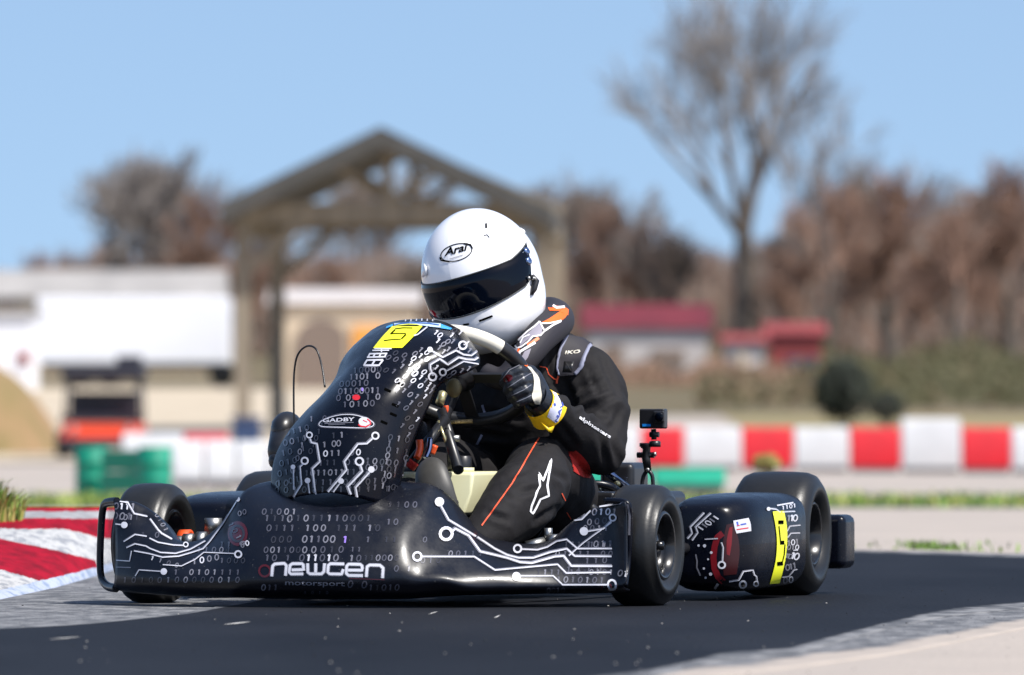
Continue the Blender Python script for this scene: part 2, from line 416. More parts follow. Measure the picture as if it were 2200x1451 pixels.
def worn(inner, outer, name, sc, amp):
    "inner surface breaking up into the outer one along the worn edge given by attribute 'wear'"
    m = inner.copy(); m.name = name; n = m.node_tree; b = n.nodes['Principled BSDF']; out = n.nodes['Material Output']
    o2 = outer.node_tree; b2 = n.nodes.new('ShaderNodeBsdfPrincipled'); b2.inputs['Roughness'].default_value = .85; b2.inputs['Specular IOR Level'].default_value = .3
    cr_ = [x for x in o2.nodes if x.type == 'VALTORGB'][0].color_ramp; t = n.nodes.new('ShaderNodeTexCoord'); mpn = n.nodes.new('ShaderNodeMapping'); mpn.inputs['Scale'].default_value = (1, .3, 1); n.links.new(t.outputs['Object'], mpn.inputs['Vector'])
    nz = n.nodes.new('ShaderNodeTexNoise'); nz.inputs['Scale'].default_value = 14; nz.inputs['Detail'].default_value = 12; n.links.new(mpn.outputs['Vector'], nz.inputs['Vector'])
    r = n.nodes.new('ShaderNodeValToRGB')
    for k in (0, 1): r.color_ramp.elements[k].color = cr_.elements[k].color[:]; r.color_ramp.elements[k].position = cr_.elements[k].position
    n.links.new(nz.outputs['Fac'], r.inputs['Fac']); n.links.new(r.outputs['Color'], b2.inputs['Base Color'])
    at = n.nodes.new('ShaderNodeAttribute'); at.attribute_name = 'wear'
    n2 = n.nodes.new('ShaderNodeTexNoise'); n2.inputs['Scale'].default_value = sc; n2.inputs['Detail'].default_value = 10; n2.inputs['Roughness'].default_value = .65; n.links.new(mpn.outputs['Vector'], n2.inputs['Vector'])
    mm = n.nodes.new('ShaderNodeMath'); mm.operation = 'MULTIPLY_ADD'; mm.inputs[1].default_value = amp; n.links.new(n2.outputs['Fac'], mm.inputs[0]); n.links.new(at.outputs['Fac'], mm.inputs[2])
    mr = n.nodes.new('ShaderNodeMapRange'); mr.inputs['From Min'].default_value = .45 + amp * .5 - .09; mr.inputs['From Max'].default_value = .45 + amp * .5 + .09; n.links.new(mm.outputs[0], mr.inputs['Value'])
    mx = n.nodes.new('ShaderNodeMixShader'); n.links.new(mr.outputs['Result'], mx.inputs['Fac']); n.links.new(b2.outputs[0], mx.inputs[1]); n.links.new(b.outputs[0], mx.inputs[2]); n.links.new(mx.outputs[0], out.inputs['Surface'])
    return m
def interp(c, x):
    for (a, ya), (b, yb) in zip(c, c[1:]):
        if x <= b: return ya + (yb - ya) * (x - a) / (b - a)
    return c[-1][1]
def lane(name, far, near, z, m, ff, fn):
    xs_ = [-1300 + 50 * i for i in range(93)]; rows = []; att = []
    for x in xs_:
        yf, yn = interp(far, x), interp(near, x); r = []
        for t in [0, .01, .02, .04, .06, .08, .11, .14, .18, .22, .27, .32, .38, .45, .52, .6, .68, .74, .8, .85, .89, .92, .95, .975, 1]:
            y = yf + (yn - yf) * t; r.append(G(x, y, z)); att.append(min(1, (y - yf) / ff, (yn - y) / fn))
        rows.append(r)
    mb = MB(); rows2 = [r + [r[-1] - Vector((0, 0, z))] for r in rows]; mb.grid(rows2); att = [x for i in range(len(rows)) for x in att[i * 25:(i + 1) * 25] + [0]]; o = mb.build(name, m); a = o.data.attributes.new('wear', 'FLOAT', 'POINT'); a.data.foreach_set('value', att); return tag(o, kind='structure')
lane('asphalt_shoulder', [(-1300, 1176), (1750, 1176), (2200, 1187), (3300, 1217)], [(-1300, 1660), (0, 1660), (1100, 1520), (1500, 1458), (1700, 1436), (1930, 1404), (2200, 1350), (2600, 1300), (3300, 1270)], .0013, worn(M['gritty'], M['ground'], 'worn_grey_edge', 5, .9), 8, 44)
lane('race_track', [(-1300, 1385), (0, 1347), (180, 1337), (400, 1316), (560, 1286), (700, 1237), (1100, 1203), (1500, 1188), (1840, 1181), (2200, 1193), (3300, 1224)], [(-1300, 1640), (0, 1640), (1100, 1492), (1420, 1452), (1540, 1420), (1700, 1406), (1900, 1352), (2020, 1325), (2200, 1308), (2500, 1276), (3300, 1256)], .0026, worn(M['dark_asphalt'], M['gritty'], 'dark_worn_edge', 3, .5), 9, 30)
M['chip'] = mat('pale_scuff', (.5, .48, .45), .8, var=.2, scale=60)
for (px, py, L, wd) in [(510, 1340, 60, 5), (140, 1372, 70, 3), (930, 1318, 20, 4), (1068, 1326, 14, 5), (1985, 1040+10, 0, 0)][:4]:
    a = G(px - L / 2, py + 2, .0034); b = G(px + L / 2, py - 4, .0034); q = Vector((0, .035, 0)) * (wd / 4)
    pts = []
    for i in range(9):
        t = i / 8; p = a.lerp(b, t); pts.append(p + q * (math.sin(t * math.pi) + .1 * random.random()))
    for i in range(8, -1, -1):
        t = i / 8; p = a.lerp(b, t); pts.append(p - q * (math.sin(t * math.pi) * random.uniform(.5, 1)))
    mb = MB(); mb.add(pts, [list(range(len(pts)))], 0, False); tag(mb.build('pavement_scuff', M['chip']), kind='structure')

# strips further off, following the dip of the land
def band(name, y0, y1, x0, x1, m, z, jag=1.0, seed=0, kind='structure'):
    rows = []; N = 60
    Ys2 = [y0 + (y1 - y0) * i / 8 for i in range(9)]
    for i, Y in enumerate(Ys2):
        r = []
        for j in range(N + 1):
            x = x0 + (x1 - x0) * j / N; yy = Y
            if i in (0, 8): yy = Y + noise.noise(Vector((x * .8, Y, seed))) * jag
            r.append(Vector((x, yy, prof(yy) + z)))
        rows.append(r)
    mb = MB(); mb.grid(rows); return tag(mb.build(name, m), kind=kind)
band('grass_verge', 45, 56, -12, 12, M['grass'], .006, 1.5, 3)
band('gravel_yard', 96, 188, -40, 1.5, M['gravel'], .02, 2, 8)
band('dry_field', 97, 142, 3.5, 60, M['dry_grass'], .012, 3, 5)
band('grass_bank', 140, 330, -90, 90, M['bank'], .005, 4, 5)
# grass blades on the verge and at the track edge
def blades(name, mats, spots, label=None, kind='stuff', hmin=.03, hmax=.08, wd=.004, seed=2):
    rnd = random.Random(seed); mb = MB()
    for p in spots:
        h = rnd.uniform(hmin, hmax); a = rnd.uniform(0, 6.28); ln = rnd.uniform(.1, .6) * h
        d = Vector((math.cos(a), math.sin(a), 0)); s = Vector((-d.y, d.x, 0)) * wd * rnd.uniform(.6, 1.3)
        m1 = p + Vector((0, 0, h * .6)) + d * ln * .35; t = p + Vector((0, 0, h)) + d * ln
        mb.add([p - s, p + s, m1 + s * .7, m1 - s * .7, t], [(0, 1, 2, 3), (3, 2, 4)], rnd.randrange(len(mats)), True)
    o = mb.build(name, mats); tag(o, label, 'grass', kind=kind); return o
M['blade'] = mat('grass_blade', (.16, .27, .035), .6); M['blade2'] = mat('grass_blade_dark', (.07, .13, .02), .6); M['blade3'] = mat('grass_blade_dry', (.42, .4, .12), .6)
rnd = random.Random(4)
sp = []
for _ in range(9000):
    x = rnd.uniform(-9, 9); y = rnd.uniform(45, 55)
    sp.append(Vector((x, y, prof(y))))
blades('verge_grass', [M['blade'], M['blade2'], M['blade3']], sp, 'mown green grass strip on the far side of the track', hmin=.02, hmax=.06, wd=.012)
sp = [Vector((rnd.gauss(1.55 * 1, .22), rnd.uniform(26.2, 27.4), 0)) for _ in range(700)]
sp = [Vector((G(2050, 1180).x + rnd.gauss(0, .05 if _ % 5 else .16), G(2050, 1178).y + rnd.uniform(0, 2), prof(26))) for _ in range(260)]
blades('track_edge_grass', [M['blade'], M['blade2']], sp, 'low patch of green grass growing along the far edge of the track at right', hmin=.006, hmax=.024, wd=.006)
# painted kerb
M['kerb_red'] = mat('kerb_red_paint', (.30, .004, .018), .8, spec=.08, col2=(.15, .004, .012), scale=18, bump=.5, bscale=40, stretch=(1, .3, 1))
M['kerb_white'] = mat('kerb_white_paint', (.42, .42, .42), .8, spec=.1, col2=(.24, .25, .27), scale=30, bump=1, bscale=60, detail=12, stretch=(1, .3, 1))
M['kerb_blue'] = mat('kerb_edge_white', (.36, .40, .5), .8, spec=.1, col2=(.2, .25, .35), scale=34, bump=.5, bscale=60, detail=12, stretch=(1, .3, 1))
M['kerb_grey'] = mat('kerb_worn_grey', (.36, .36, .37), .8, spec=.1, col2=(.16, .16, .17), scale=10, bump=.7, detail=10)
polys = [
 ([(-160, 1322), (0, 1290), (120, 1264), (216, 1236), (300, 1205), (300, 1192), (210, 1218), (110, 1243), (0, 1268), (-160, 1300)], 2),
 ([(-160, 1300), (0, 1268), (85, 1248), (68, 1243), (0, 1223), (-160, 1180)], 1),
 ([(-160, 1180), (0, 1223), (68, 1243), (85, 1248), (140, 1236), (210, 1218), (204, 1204), (90, 1176), (0, 1158), (-160, 1140)], 0),
 ([(-160, 1140), (0, 1158), (90, 1176), (204, 1204), (210, 1218), (300, 1192), (380, 1168), (216, 1156), (140, 1137), (0, 1136), (-160, 1138)], 1),
 ([(-160, 1138), (0, 1136), (140, 1137), (216, 1156), (380, 1168), (380, 1114), (216, 1115), (20, 1113), (-160, 1114)], 0),
 ([(-160, 1114), (20, 1113), (216, 1115), (380, 1114), (380, 1098), (216, 1098), (60, 1099), (-160, 1100)], 3),
 ([(-160, 1100), (60, 1099), (216, 1098), (380, 1098), (380, 1089), (216, 1090), (-160, 1091)], 0)]
edge = [(-160, 1322), (0, 1290), (120, 1264), (216, 1236), (300, 1205), (380, 1168)]
def KP(px, py):
    "kerb surface: from its ground edge up to the crest"
    yb = interp(edge, px); t = max(0, min(1, (yb - py) / (yb - 1090))); Yb_ = CAMH * FPX / (yb - HOR); Yt = 22.0 if px < 250 else 22.0 + (px - 250) * .03
    Y = Yb_ + (max(Yt, Yb_ + .5) - Yb_) * t ** 1.1
    return W(px, py, Y)
def inside(pl, x, y):
    c_ = False; n_ = len(pl)
    for a in range(n_):
        (x0, y0), (x1, y1) = pl[a], pl[(a + 1) % n_]
        if (y0 > y) != (y1 > y) and x < (x1 - x0) * (y - y0) / (y1 - y0) + x0: c_ = not c_
    return c_
kb = MB(); NX, NT = 180, 110; rows = []; cen = []
for i_ in range(NT + 1):
    r = []
    for j_ in range(NX + 1):
        px = -160 + 540 * j_ / NX; yb = interp(edge, px); r.append(KP(px, yb + (1090 - yb) * i_ / NT))
    rows.append(r)
kb.grid(rows)
for i_ in range(NT):
    for j_ in range(NX):
        px = -160 + 540 * (j_ + .5) / NX; yb = interp(edge, px); py = yb + (1090 - yb) * (i_ + .5) / NT
        jx = px + 1.5 * noise.noise(Vector((px * .05, py * .2, 1))); jy = py + 1.2 * noise.noise(Vector((px * .06, py * .15, 5)))
        mi = next((m_ for pl, m_ in polys if inside(pl, jx, jy)), 1 if py > 1150 else 0); kb.m[i_ * NX + j_] = mi
top = rows[-1]; kb.grid([top, [p + Vector((0, .5, -.07)) for p in top], [Vector((p.x, p.y + 1.3, -.01)) for p in top]], 4)
tag(kb.build('kerb', [M['kerb_red'], M['kerb_white'], M['kerb_blue'], M['kerb_grey'], M['grass']]), 'raised sloping track kerb painted in slanting red and white blocks', 'kerb', kind='structure')
# grass tuft by the kerb
rnd = random.Random(9); tf = MB(); c = KP(-38, 1112)
for _ in range(900):
    r_ = rnd.uniform(0, .30); a = rnd.uniform(0, 6.28); p = c + Vector((math.cos(a) * r_ * .36, math.sin(a) * r_ * .8, -.01))
    h = rnd.uniform(.04, .115) * (1.15 - r_ * 1.8); a2 = a + rnd.gauss(0, .9); ln = rnd.uniform(.15, .75) * h
    d = Vector((math.cos(a2), math.sin(a2) * .6, 0)); s = Vector((-d.y, d.x, 0)).normalized() * .0028 * rnd.uniform(.7, 1.5)
    if abs(s.x) < .0012: s.x = .0016
    m1 = p + Vector((0, 0, h * .6)) + d * ln * .3; m2 = p + Vector((0, 0, h * .9)) + d * ln * .75; t = p + Vector((0, 0, h * rnd.uniform(.85, 1.0))) + d * ln * 1.2
    tf.add([p - s, p + s, m1 + s * .8, m1 - s * .8, m2 + s * .5, m2 - s * .5, t], [(0, 1, 2, 3), (3, 2, 4, 5), (5, 4, 6)], rnd.choice([0, 0, 1, 2, 2]))
tag(tf.build('grass_tuft', [M['blade'], M['blade2'], M['blade3']]), 'tuft of long green and straw grass growing beside the red and white kerb', 'grass')

for k_, (p0_, p1_) in {'kerb_white': (.40, .54), 'kerb_blue': (.38, .54), 'kerb_red': (.36, .60)}.items():
    r_ = [x for x in M[k_].node_tree.nodes if x.type == 'VALTORGB'][0].color_ramp; r_.elements[0].position = p0_; r_.elements[1].position = p1_
# grit and tyre crumbs on the sealed surface
rnd = random.Random(31); mb = MB()
for _ in range(260):
    px = rnd.uniform(-200, 2400); py = rnd.uniform(1195, 1460); p = G(px, py, .004); r_ = rnd.uniform(.0006, .0019); 
    mb.sphere(p, r_, 3, mi=0 if rnd.random() < .45 else 1, sc=(1.6, 1, .6))
M['grit_pale'] = mat('pale_grit', (.45, .42, .38), .7); M['crumb'] = mat('tyre_crumb', (.012, .012, .012), .6)
tag(mb.build('track_grit', [M['grit_pale'], M['crumb']]), 'scattered grit and tyre crumbs on the track', 'grit', kind='stuff')

# ------------------------------------------------------------------ background things
def copy_tree(o, parent=None):
    c_ = o.copy(); COL.objects.link(c_); c_.parent = parent
    for ch in list(o.children): copy_tree(ch, c_)
    return c_
M['bar_red'] = mat('barrier_red', (.6, .012, .02), .45, var=.12, scale=3)
M['bar_white'] = mat('barrier_white', (.56, .56, .56), .5, var=.08, scale=3)
M['bar_green'] = mat('barrier_green', (.0, .25, .15), .5, var=.15, scale=2)
M['bar_base'] = mat('barrier_rubber', (.1, .1, .11), .8)
def barrier_block(name, px, Yb, wd, ht, m, label, cat, group, dp=.35):
    x = (px - 1100) / FPX * Yb; z = prof(Yb)
    e = empty(name, (x, Yb, z), label, cat, group)
    b = MB(); hw = wd / 2
    # moulded block: sloped flanks, top rib and two forklift slots
    pr = [(-dp / 2, .05), (-dp / 2, ht * .45), (-dp * .32, ht * .9), (-dp * .26, ht), (dp * .26, ht), (dp * .32, ht * .9), (dp / 2, ht * .45), (dp / 2, .05)]
    vs = [Vector((x + sx * hw * .97, Yb + q[0], z + q[1])) for sx in (-1, 1) for q in pr]; n = len(pr)
    fs = [(i, (i + 1) % n, n + (i + 1) % n, n + i) for i in range(n)] + [tuple(range(n))[::-1], tuple(range(n, 2 * n))]
    b.add(vs, fs, 0, False); b.build('shell', m, e, bevel=.015)
    f = MB(); f.box((x, Yb, z + .027), (wd * .9, dp * .95, .045)); f.build('foot', M['bar_base'], e)
    return e
# right hand red and white row
edges = [(1345, 'w'), (1375, 'r'), (1470, 'w'), (1592, 'r'), (1705, 'w'), (1824, 'r'), (1935, 'w'), (2064, 'r'), (2172, 'w'), (2285, 'r'), (2390, 'w')]
xs = [1255] + [e[0] for e in edges]
cnt = {'r': 0, 'w': 0}
seq = [(1255, 1375, 'w'), (1375, 1470, 'r'), (1470, 1592, 'w'), (1592, 1705, 'r'), (1705, 1824, 'w'), (1824, 1935, 'r'), (1935, 2064, 'w'), (2064, 2172, 'r'), (2172, 2290, 'w')]
lab = ['white barrier block nearest the driver\'s elbow in the red and white row', 'red barrier block directly behind the small action camera', 'white barrier block just right of the action camera', 'red barrier block behind the yellow-green weed above the rear tyre',
       'white barrier block above the right side of the rear tyre', 'red barrier block left of the tall white one', 'taller white barrier block standing above its row', 'red barrier block right of the tall white one', 'white barrier block at the right end of the red and white row']
for i, (a, b_, c_) in enumerate(seq):
    Yb = 90 - i * .9
    ht = .43 if i != 6 else .52
    barrier_block('barrier_block', (a + b_) / 2, Yb, (b_ - a) / FPX * Yb, ht + .03, M['bar_red'] if c_ == 'r' else M['bar_white'], lab[i], 'track barrier', 'red and white barrier blocks behind the kart')
# green blocks
for i, (a, b_, Yb, ht, l_) in enumerate([(1232, 1400, 60, .18, 'low teal green barrier block behind the driver\'s elbow'), (1400, 1560, 60, .18, 'low teal green barrier block ending left of the rear tyre')]):
    barrier_block('green_barrier', (a + b_) / 2, Yb, (b_ - a) / FPX * Yb, ht, M['bar_green'], l_, 'track barrier', 'green barrier blocks', .5)
# left white blocks
wl = ['leftmost white barrier block, beside the green barrel', 'second white barrier block from the green barrel', 'third white barrier block, in front of the pavilion post', 'white barrier block half hidden by the kart front panel']
for i in range(4):
    a = 372 + i * 68; Yb = 66
    barrier_block('white_barrier', a + 34, Yb, 66 / FPX * Yb, .36, M['bar_white'], wl[i], 'track barrier', 'white barrier blocks left of the kart', .4)
ll = [(380, 405, 'bar_white', 'pale low wall panel left of the red panel'), (405, 490, 'bar_red', 'faded red low wall panel behind the white blocks')]
M['faded_red'] = mat('faded_red', (.6, .12, .13), .6); M['navy'] = mat('navy_paint', (.03, .055, .13), .5)
for a, b_, mm, l_ in [(262, 395, M['bar_white'], 'pale barrier block right of the orange buggy'), (395, 492, M['faded_red'], 'faded red barrier block beside the navy box')]:
    barrier_block('far_barrier', (a + b_) / 2, 84, (b_ - a) / FPX * 84, .40, mm, l_, 'track barrier', 'far barrier blocks left')
# navy bin by the post
e = empty('storage_bin', G(530, 968, -.2), 'navy blue storage bin with a lid at the foot of the pavilion post', 'bin')
Yb = 100; c0 = W(530, 915, Yb); zb = prof(Yb); e.location = (c0.x, Yb, zb)
b = MB(); b.box((c0.x, Yb, zb + .24), (.33, .35, .44)); b.build('body', M['navy'], e, bevel=.02)
b = MB(); b.box((c0.x, Yb, zb + .49), (.37, .39, .05)); b.build('lid', M['navy'], e, bevel=.015)

# green barrels
def barrel(px, Yb, r, h, label, tilt=0):
    x = (px - 1100) / FPX * Yb; z = prof(Yb); e = empty('green_barrel', (x, Yb, z), label, 'barrel', 'green barrels')
    b = MB(); pr = [(0, .001), (0, r * .95), (h * .03, r), (h * .3, r * .98), (h * .33, r * 1.05), (h * .36, r * .98), (h * .63, r * .98), (h * .66, r * 1.05), (h * .69, r * .98), (h * .97, r), (h, r * .95), (h * .98, r * .85)]
    b.lathe((x, Yb, z), (0, 0, 1), pr, 32); b.build('body', M['bar_green'], e)
    b = MB(); b.lathe((x, Yb, z + h * .98), (0, 0, 1), [(0, .001), (.004, r * .84)], 32); b.build('lid', M['bar_green'], e)
    return e
barrel(197, 58, .115, .33, 'green barrel standing in front of the orange buggy, left of the other')
barrel(333, 57, .115, .33, 'green barrel touching the end of the white barrier row')
e = empty('green_tarp_stack', W(265, 1030, 57.5), 'dark green stack of crates between the two green barrels', 'crate stack'); xg = W(265, 1030, 57.5).x; e.location = (xg, 57.6, prof(57.6))
M['dark_green'] = mat('dark_green_plastic', (.0, .10, .065), .5)
for k in range(2):
    b = MB(); b.box((xg, 57.6, prof(57.6) + .085 + k * .15), (.31 - k * .02, .3, .14)); b.build('crate_layer', M['dark_green'], e, bevel=.01)

# orange buggy
Yb = 100; z0 = prof(Yb); bx = (222 - 1100) / FPX * Yb; s_ = Yb / FPX
def bz(py): return CAMH + (HOR - py) * s_
e = empty('utility_buggy', (bx, Yb, z0), 'orange utility buggy with dark roof and open cab parked facing the track', 'buggy')
M['buggy_orange'] = mat('buggy_orange', (.72, .055, .012), .35, coat=.5); M['buggy_dark'] = mat('buggy_dark', (.02, .02, .03), .5); M['glass'] = mat('windscreen', (.5, .52, .52), .1, trans=.6)
b = MB(); vs = [Vector((bx + a, Yb + d, z0 + h)) for (a, d, h) in [(-.5, -.6, .22), (.5, -.6, .22), (.5, .9, .22), (-.5, .9, .22), (-.44, -.55, .36), (.44, -.55, .36), (.5, -.1, .44), (-.5, -.1, .44), (.5, .9, .42), (-.5, .9, .42)]]
b.add(vs, [(0, 1, 5, 4), (4, 5, 6, 7), (7, 6, 8, 9), (0, 4, 7, 9, 3), (1, 2, 8, 6, 5), (2, 3, 9, 8), (0, 3, 2, 1)], 0, False); b.build('body', M['buggy_orange'], e, bevel=.03)
b = MB(); b.box((bx, Yb - .62, z0 + .2), (1.0, .1, .12)); b.build('bumper', M['buggy_dark'], e, bevel=.02)
b = MB(); b.box((bx, Yb + .3, z0 + 1.03), (.98, 1.2, .16)); b.box((bx + .3, Yb + .3, z0 + 1.17), (.3, .5, .14)); b.build('roof', M['buggy_dark'], e, bevel=.03)
for sx in (-1, 1):
    for (ya, yb) in ((-.2, -.3), (.85, .9)):
        b = MB(); b.tube([(bx + sx * .44, Yb + yb, z0 + .52), (bx + sx * .42, Yb + ya + .02, z0 + .97)], .02, 8); b.build('roof_post', M['buggy_dark'], e)
b = MB(); b.box((bx, Yb - .08, z0 + .49), (1.0, .1, .09)); b.build('dash_bar', M['buggy_dark'], e, bevel=.01)
b = MB(); b.box((bx, Yb + .5, z0 + .66), (.8, .12, .3)); b.build('seat', M['buggy_dark'], e, bevel=.03)
for sx in (-1, 1):
    for sy in (-.42, .68):
        b = MB(); b.lathe((bx + sx * .46, Yb + sy, z0 + .17), (1, 0, 0), [(-.07, .06), (-.08, .15), (-.05, .175), (.05, .175), (.08, .15), (.07, .06)], 24); wq = b.build('wheel', M['rubber'], e)
    b = MB(); b.lathe((bx + sx * .33, Yb - .585, z0 + .36), (0, -1, 0), [(0, .05), (.02, .045), (.025, .001)], 16); b.build('headlight', M['glass'], e)

# white semitrailer, sheds
def shed(name, label, cat, Yb, x0, x1, ytop, ybot, roofh, mw, mr, dp=5.0, openings=(), group=None, gable=False):
    s_ = Yb / FPX; X0 = (x0 - 1100) * s_; X1 = (x1 - 1100) * s_; zt = CAMH + (HOR - ytop) * s_; zb = CAMH + (HOR - ybot) * s_
    zg = min(zb, prof(Yb)) - .05
    e = empty(name, ((X0 + X1) / 2, Yb, zg), label, cat, group)
    b = MB(); b.box(((X0 + X1) / 2, Yb + dp / 2, (zt + zg) / 2), (X1 - X0, dp, zt - zg)); b.build('wall', mw, e)
    if roofh:
        ov = .15; b = MB()
        if gable:
            vs = [(X0 - ov, Yb - ov, zt), (X1 + ov, Yb - ov, zt), (X1 + ov, Yb + dp + ov, zt), (X0 - ov, Yb + dp + ov, zt), (X0 - ov, Yb + dp / 2, zt + roofh), (X1 + ov, Yb + dp / 2, zt + roofh)]
            b.add([Vector(v) + Vector((0, 0, .003)) for v in vs], [(0, 1, 5, 4), (3, 4, 5, 2), (0, 4, 3), (1, 2, 5), (0, 3, 2, 1)], 0, False)
        else: b.box(((X0 + X1) / 2, Yb + dp / 2, zt + roofh / 2 + .003), (X1 - X0 + 2 * ov, dp + 2 * ov, roofh))
        b.build('roof', mr, e)
    for (ox0, ox1, oy0, oy1, nm, mm) in openings:
        a = ((ox0 - 1100) * s_, (ox1 - 1100) * s_, CAMH + (HOR - oy0) * s_, CAMH + (HOR - oy1) * s_)
        b = MB(); b.box(((a[0] + a[1]) / 2, Yb - .02, (a[2] + a[3]) / 2), (a[1] - a[0], .1, abs(a[3] - a[2]))); b.build(nm, mm, e)
    return e
M['trailer_white'] = mat('trailer_white', (.85, .86, .9), .4, var=.03, scale=1); M['grey_roof'] = mat('grey_roof', (.34, .32, .3), .6, var=.2, scale=.8)
M['beige'] = mat('beige_wall', (.62, .5, .36), .8, var=.1, scale=1); M['dark_open'] = mat('dark_doorway', (.2, .15, .12), .8)
M['red_roof'] = mat('red_roof', (.15, .016, .018), .5, var=.2, scale=1); M['barn_white'] = mat('barn_white', (.5, .46, .44), .7, var=.1, scale=1); M['salmon'] = mat('red_paint', (.27, .045, .04), .6, var=.2, scale=1)
M['orange_paint'] = mat('orange_paint', (.75, .33, .06), .6)
# trailer > body, axle wheels
Yb = 190; s_ = Yb / FPX
e = empty('box_trailer', ((285 - 1100) * s_, Yb, prof(Yb)), 'long white box trailer parked beyond the pavilion', 'trailer')
X0 = (78 - 1100) * s_; X1 = (492 - 1100) * s_; zt = CAMH + (HOR - 640) * s_; zb = CAMH + (HOR - 782) * s_
b = MB(); b.box(((X0 + X1) / 2, Yb + 1.2, (zt + zb) / 2), (X1 - X0, 2.4, zt - zb)); b.build('box_body', M['trailer_white'], e, bevel=.05)
b = MB(); b.box(((X0 + X1) / 2, Yb + 1.2, zb - .08), (X1 - X0 - .2, 1.6, .15)); b.build('chassis', M['buggy_dark'], e)
for k in range(3):
    b = MB(); b.lathe((X0 + 1.0 + k * .65 + (1.9 if k == 2 else 0), Yb + .1, zb - .22), (0, 1, 0), [(0, .01), (0, .12), (-.02, .28), (.02, .3), (.18, .3), (.2, .1)], 24); b.build('wheel', M['rubber'], e)
shed('office_building', 'low pale building with grey roof behind the white trailer', 'building', 215, -320, 470, 640, 790, .75, M['beige'], M['grey_roof'], openings=((-60, 40, 640, 670, 'window', M['dark_open']), (-180, -100, 660, 700, 'window', M['dark_open'])), gable=True)
shed('white_van_box', 'small white shed at the left edge beside the trailer', 'shed', 180, -120, 66, 672, 782, .08, M['trailer_white'], M['grey_roof'], dp=3, openings=((40, 64, 755, 782, 'door', M['salmon']),))
shed('beige_shed', 'beige shed with a dark arched opening seen through the pavilion', 'shed', 185, 585, 890, 652, 800, .35, M['beige'], M['barn_white'], openings=((758, 826, 702, 770, 'door', M['orange_paint']),), gable=True)
# arch part on the shed
Yb = 185; s_ = Yb / FPX; par = [o for o in bpy.data.objects if o.name == 'beige_shed'][0]
b = MB(); cx = (690 - 1100) * s_; pts = [Vector((cx - .56, Yb - .08, prof(Yb)))]
for k in range(13):
    t = math.pi * k / 12; pts.append(Vector((cx - .56 * math.cos(t), Yb - .08, CAMH + (HOR - 730) * s_ + .45 * math.sin(t))))
pts.append(Vector((cx + .56, Yb - .08, prof(Yb)))); n = len(pts)
b.add(pts + [p + Vector((0, .1, 0)) for p in pts], [tuple(range(n)), tuple(range(n, 2 * n))[::-1]] + [(i, (i + 1) % n, n + (i + 1) % n, n + i) for i in range(n)], 0, False); b.build('arch_opening', M['dark_open'], par)
shed('white_barn', 'white barn with a dark red roof among the trees', 'barn', 205, 1262, 1520, 706, 790, .62, M['barn_white'], M['red_roof'], openings=((1300, 1340, 740, 790, 'door', M['dark_open']), (1400, 1470, 750, 790, 'door', M['dark_open'])), gable=True)
shed('white_hut', 'small cream hut between the barn and the red shed', 'hut', 200, 1560, 1640, 735, 800, .2, M['barn_white'], M['salmon'], dp=2, openings=((1585, 1605, 760, 800, 'door', M['beige']),), gable=True)
shed('red_shed', 'small red shed at the right of the barn', 'shed', 203, 1655, 1765, 718, 780, .28, M['salmon'], M['salmon'], dp=2.5, openings=((1690, 1760, 768, 788, 'door', M['navy']),), gable=True)

# dirt mound
rows = []; Yb = 105
for i in range(13):
    r = []
    for j in range(25):
        u = j / 24 * 2 - 1; v = i / 12 * 2 - 1; h = max(0, 1 - u * u - v * v * .9) ** .8
        x = W(-70, 870, Yb).x + u * 1.25; y = Yb + v * 2; r.append(Vector((x, y, prof(y) - .03 + h * 1.25 + .06 * noise.noise(Vector((x * 2, y * 2, 0))) * h)))
    rows.append(r)
M['dirt'] = mat('brown_dirt', (.28, .17, .09), .95, col2=(.17, .13, .05), scale=1.5, bump=.5)
mb = MB(); mb.grid(rows); tag(mb.build('dirt_mound', M['dirt']), 'brown dirt mound at the left edge beyond the grass', 'dirt mound')

# timber pavilion
M['timber'] = mat('weathered_timber', (.30, .25, .185), .8, col2=(.17, .14, .105), scale=1.5, stretch=(4, 4, .6), bump=.2)
M['shingle'] = mat('grey_shingles', (.08, .076, .07), .85, col2=(.05, .048, .044), scale=4, bump=.3)
Yp = 120.0; sp_ = Yp / FPX; dpv = 5.0
def PV(px, py, dy=0.0): return Vector(((px - 1100) * sp_, Yp + dy, CAMH + (HOR - py) * sp_))
pe = empty('timber_pavilion', (PV(850, 0).x, Yp + 2, prof(Yp)), 'open timber pavilion with a low gabled roof on braced posts', 'pavilion')
def P3(px, dy, z): return Vector(((px - 1100) * sp_, Yp + dy, z))
zbeam = PV(0, 458).z; zg = prof(Yp) - .1
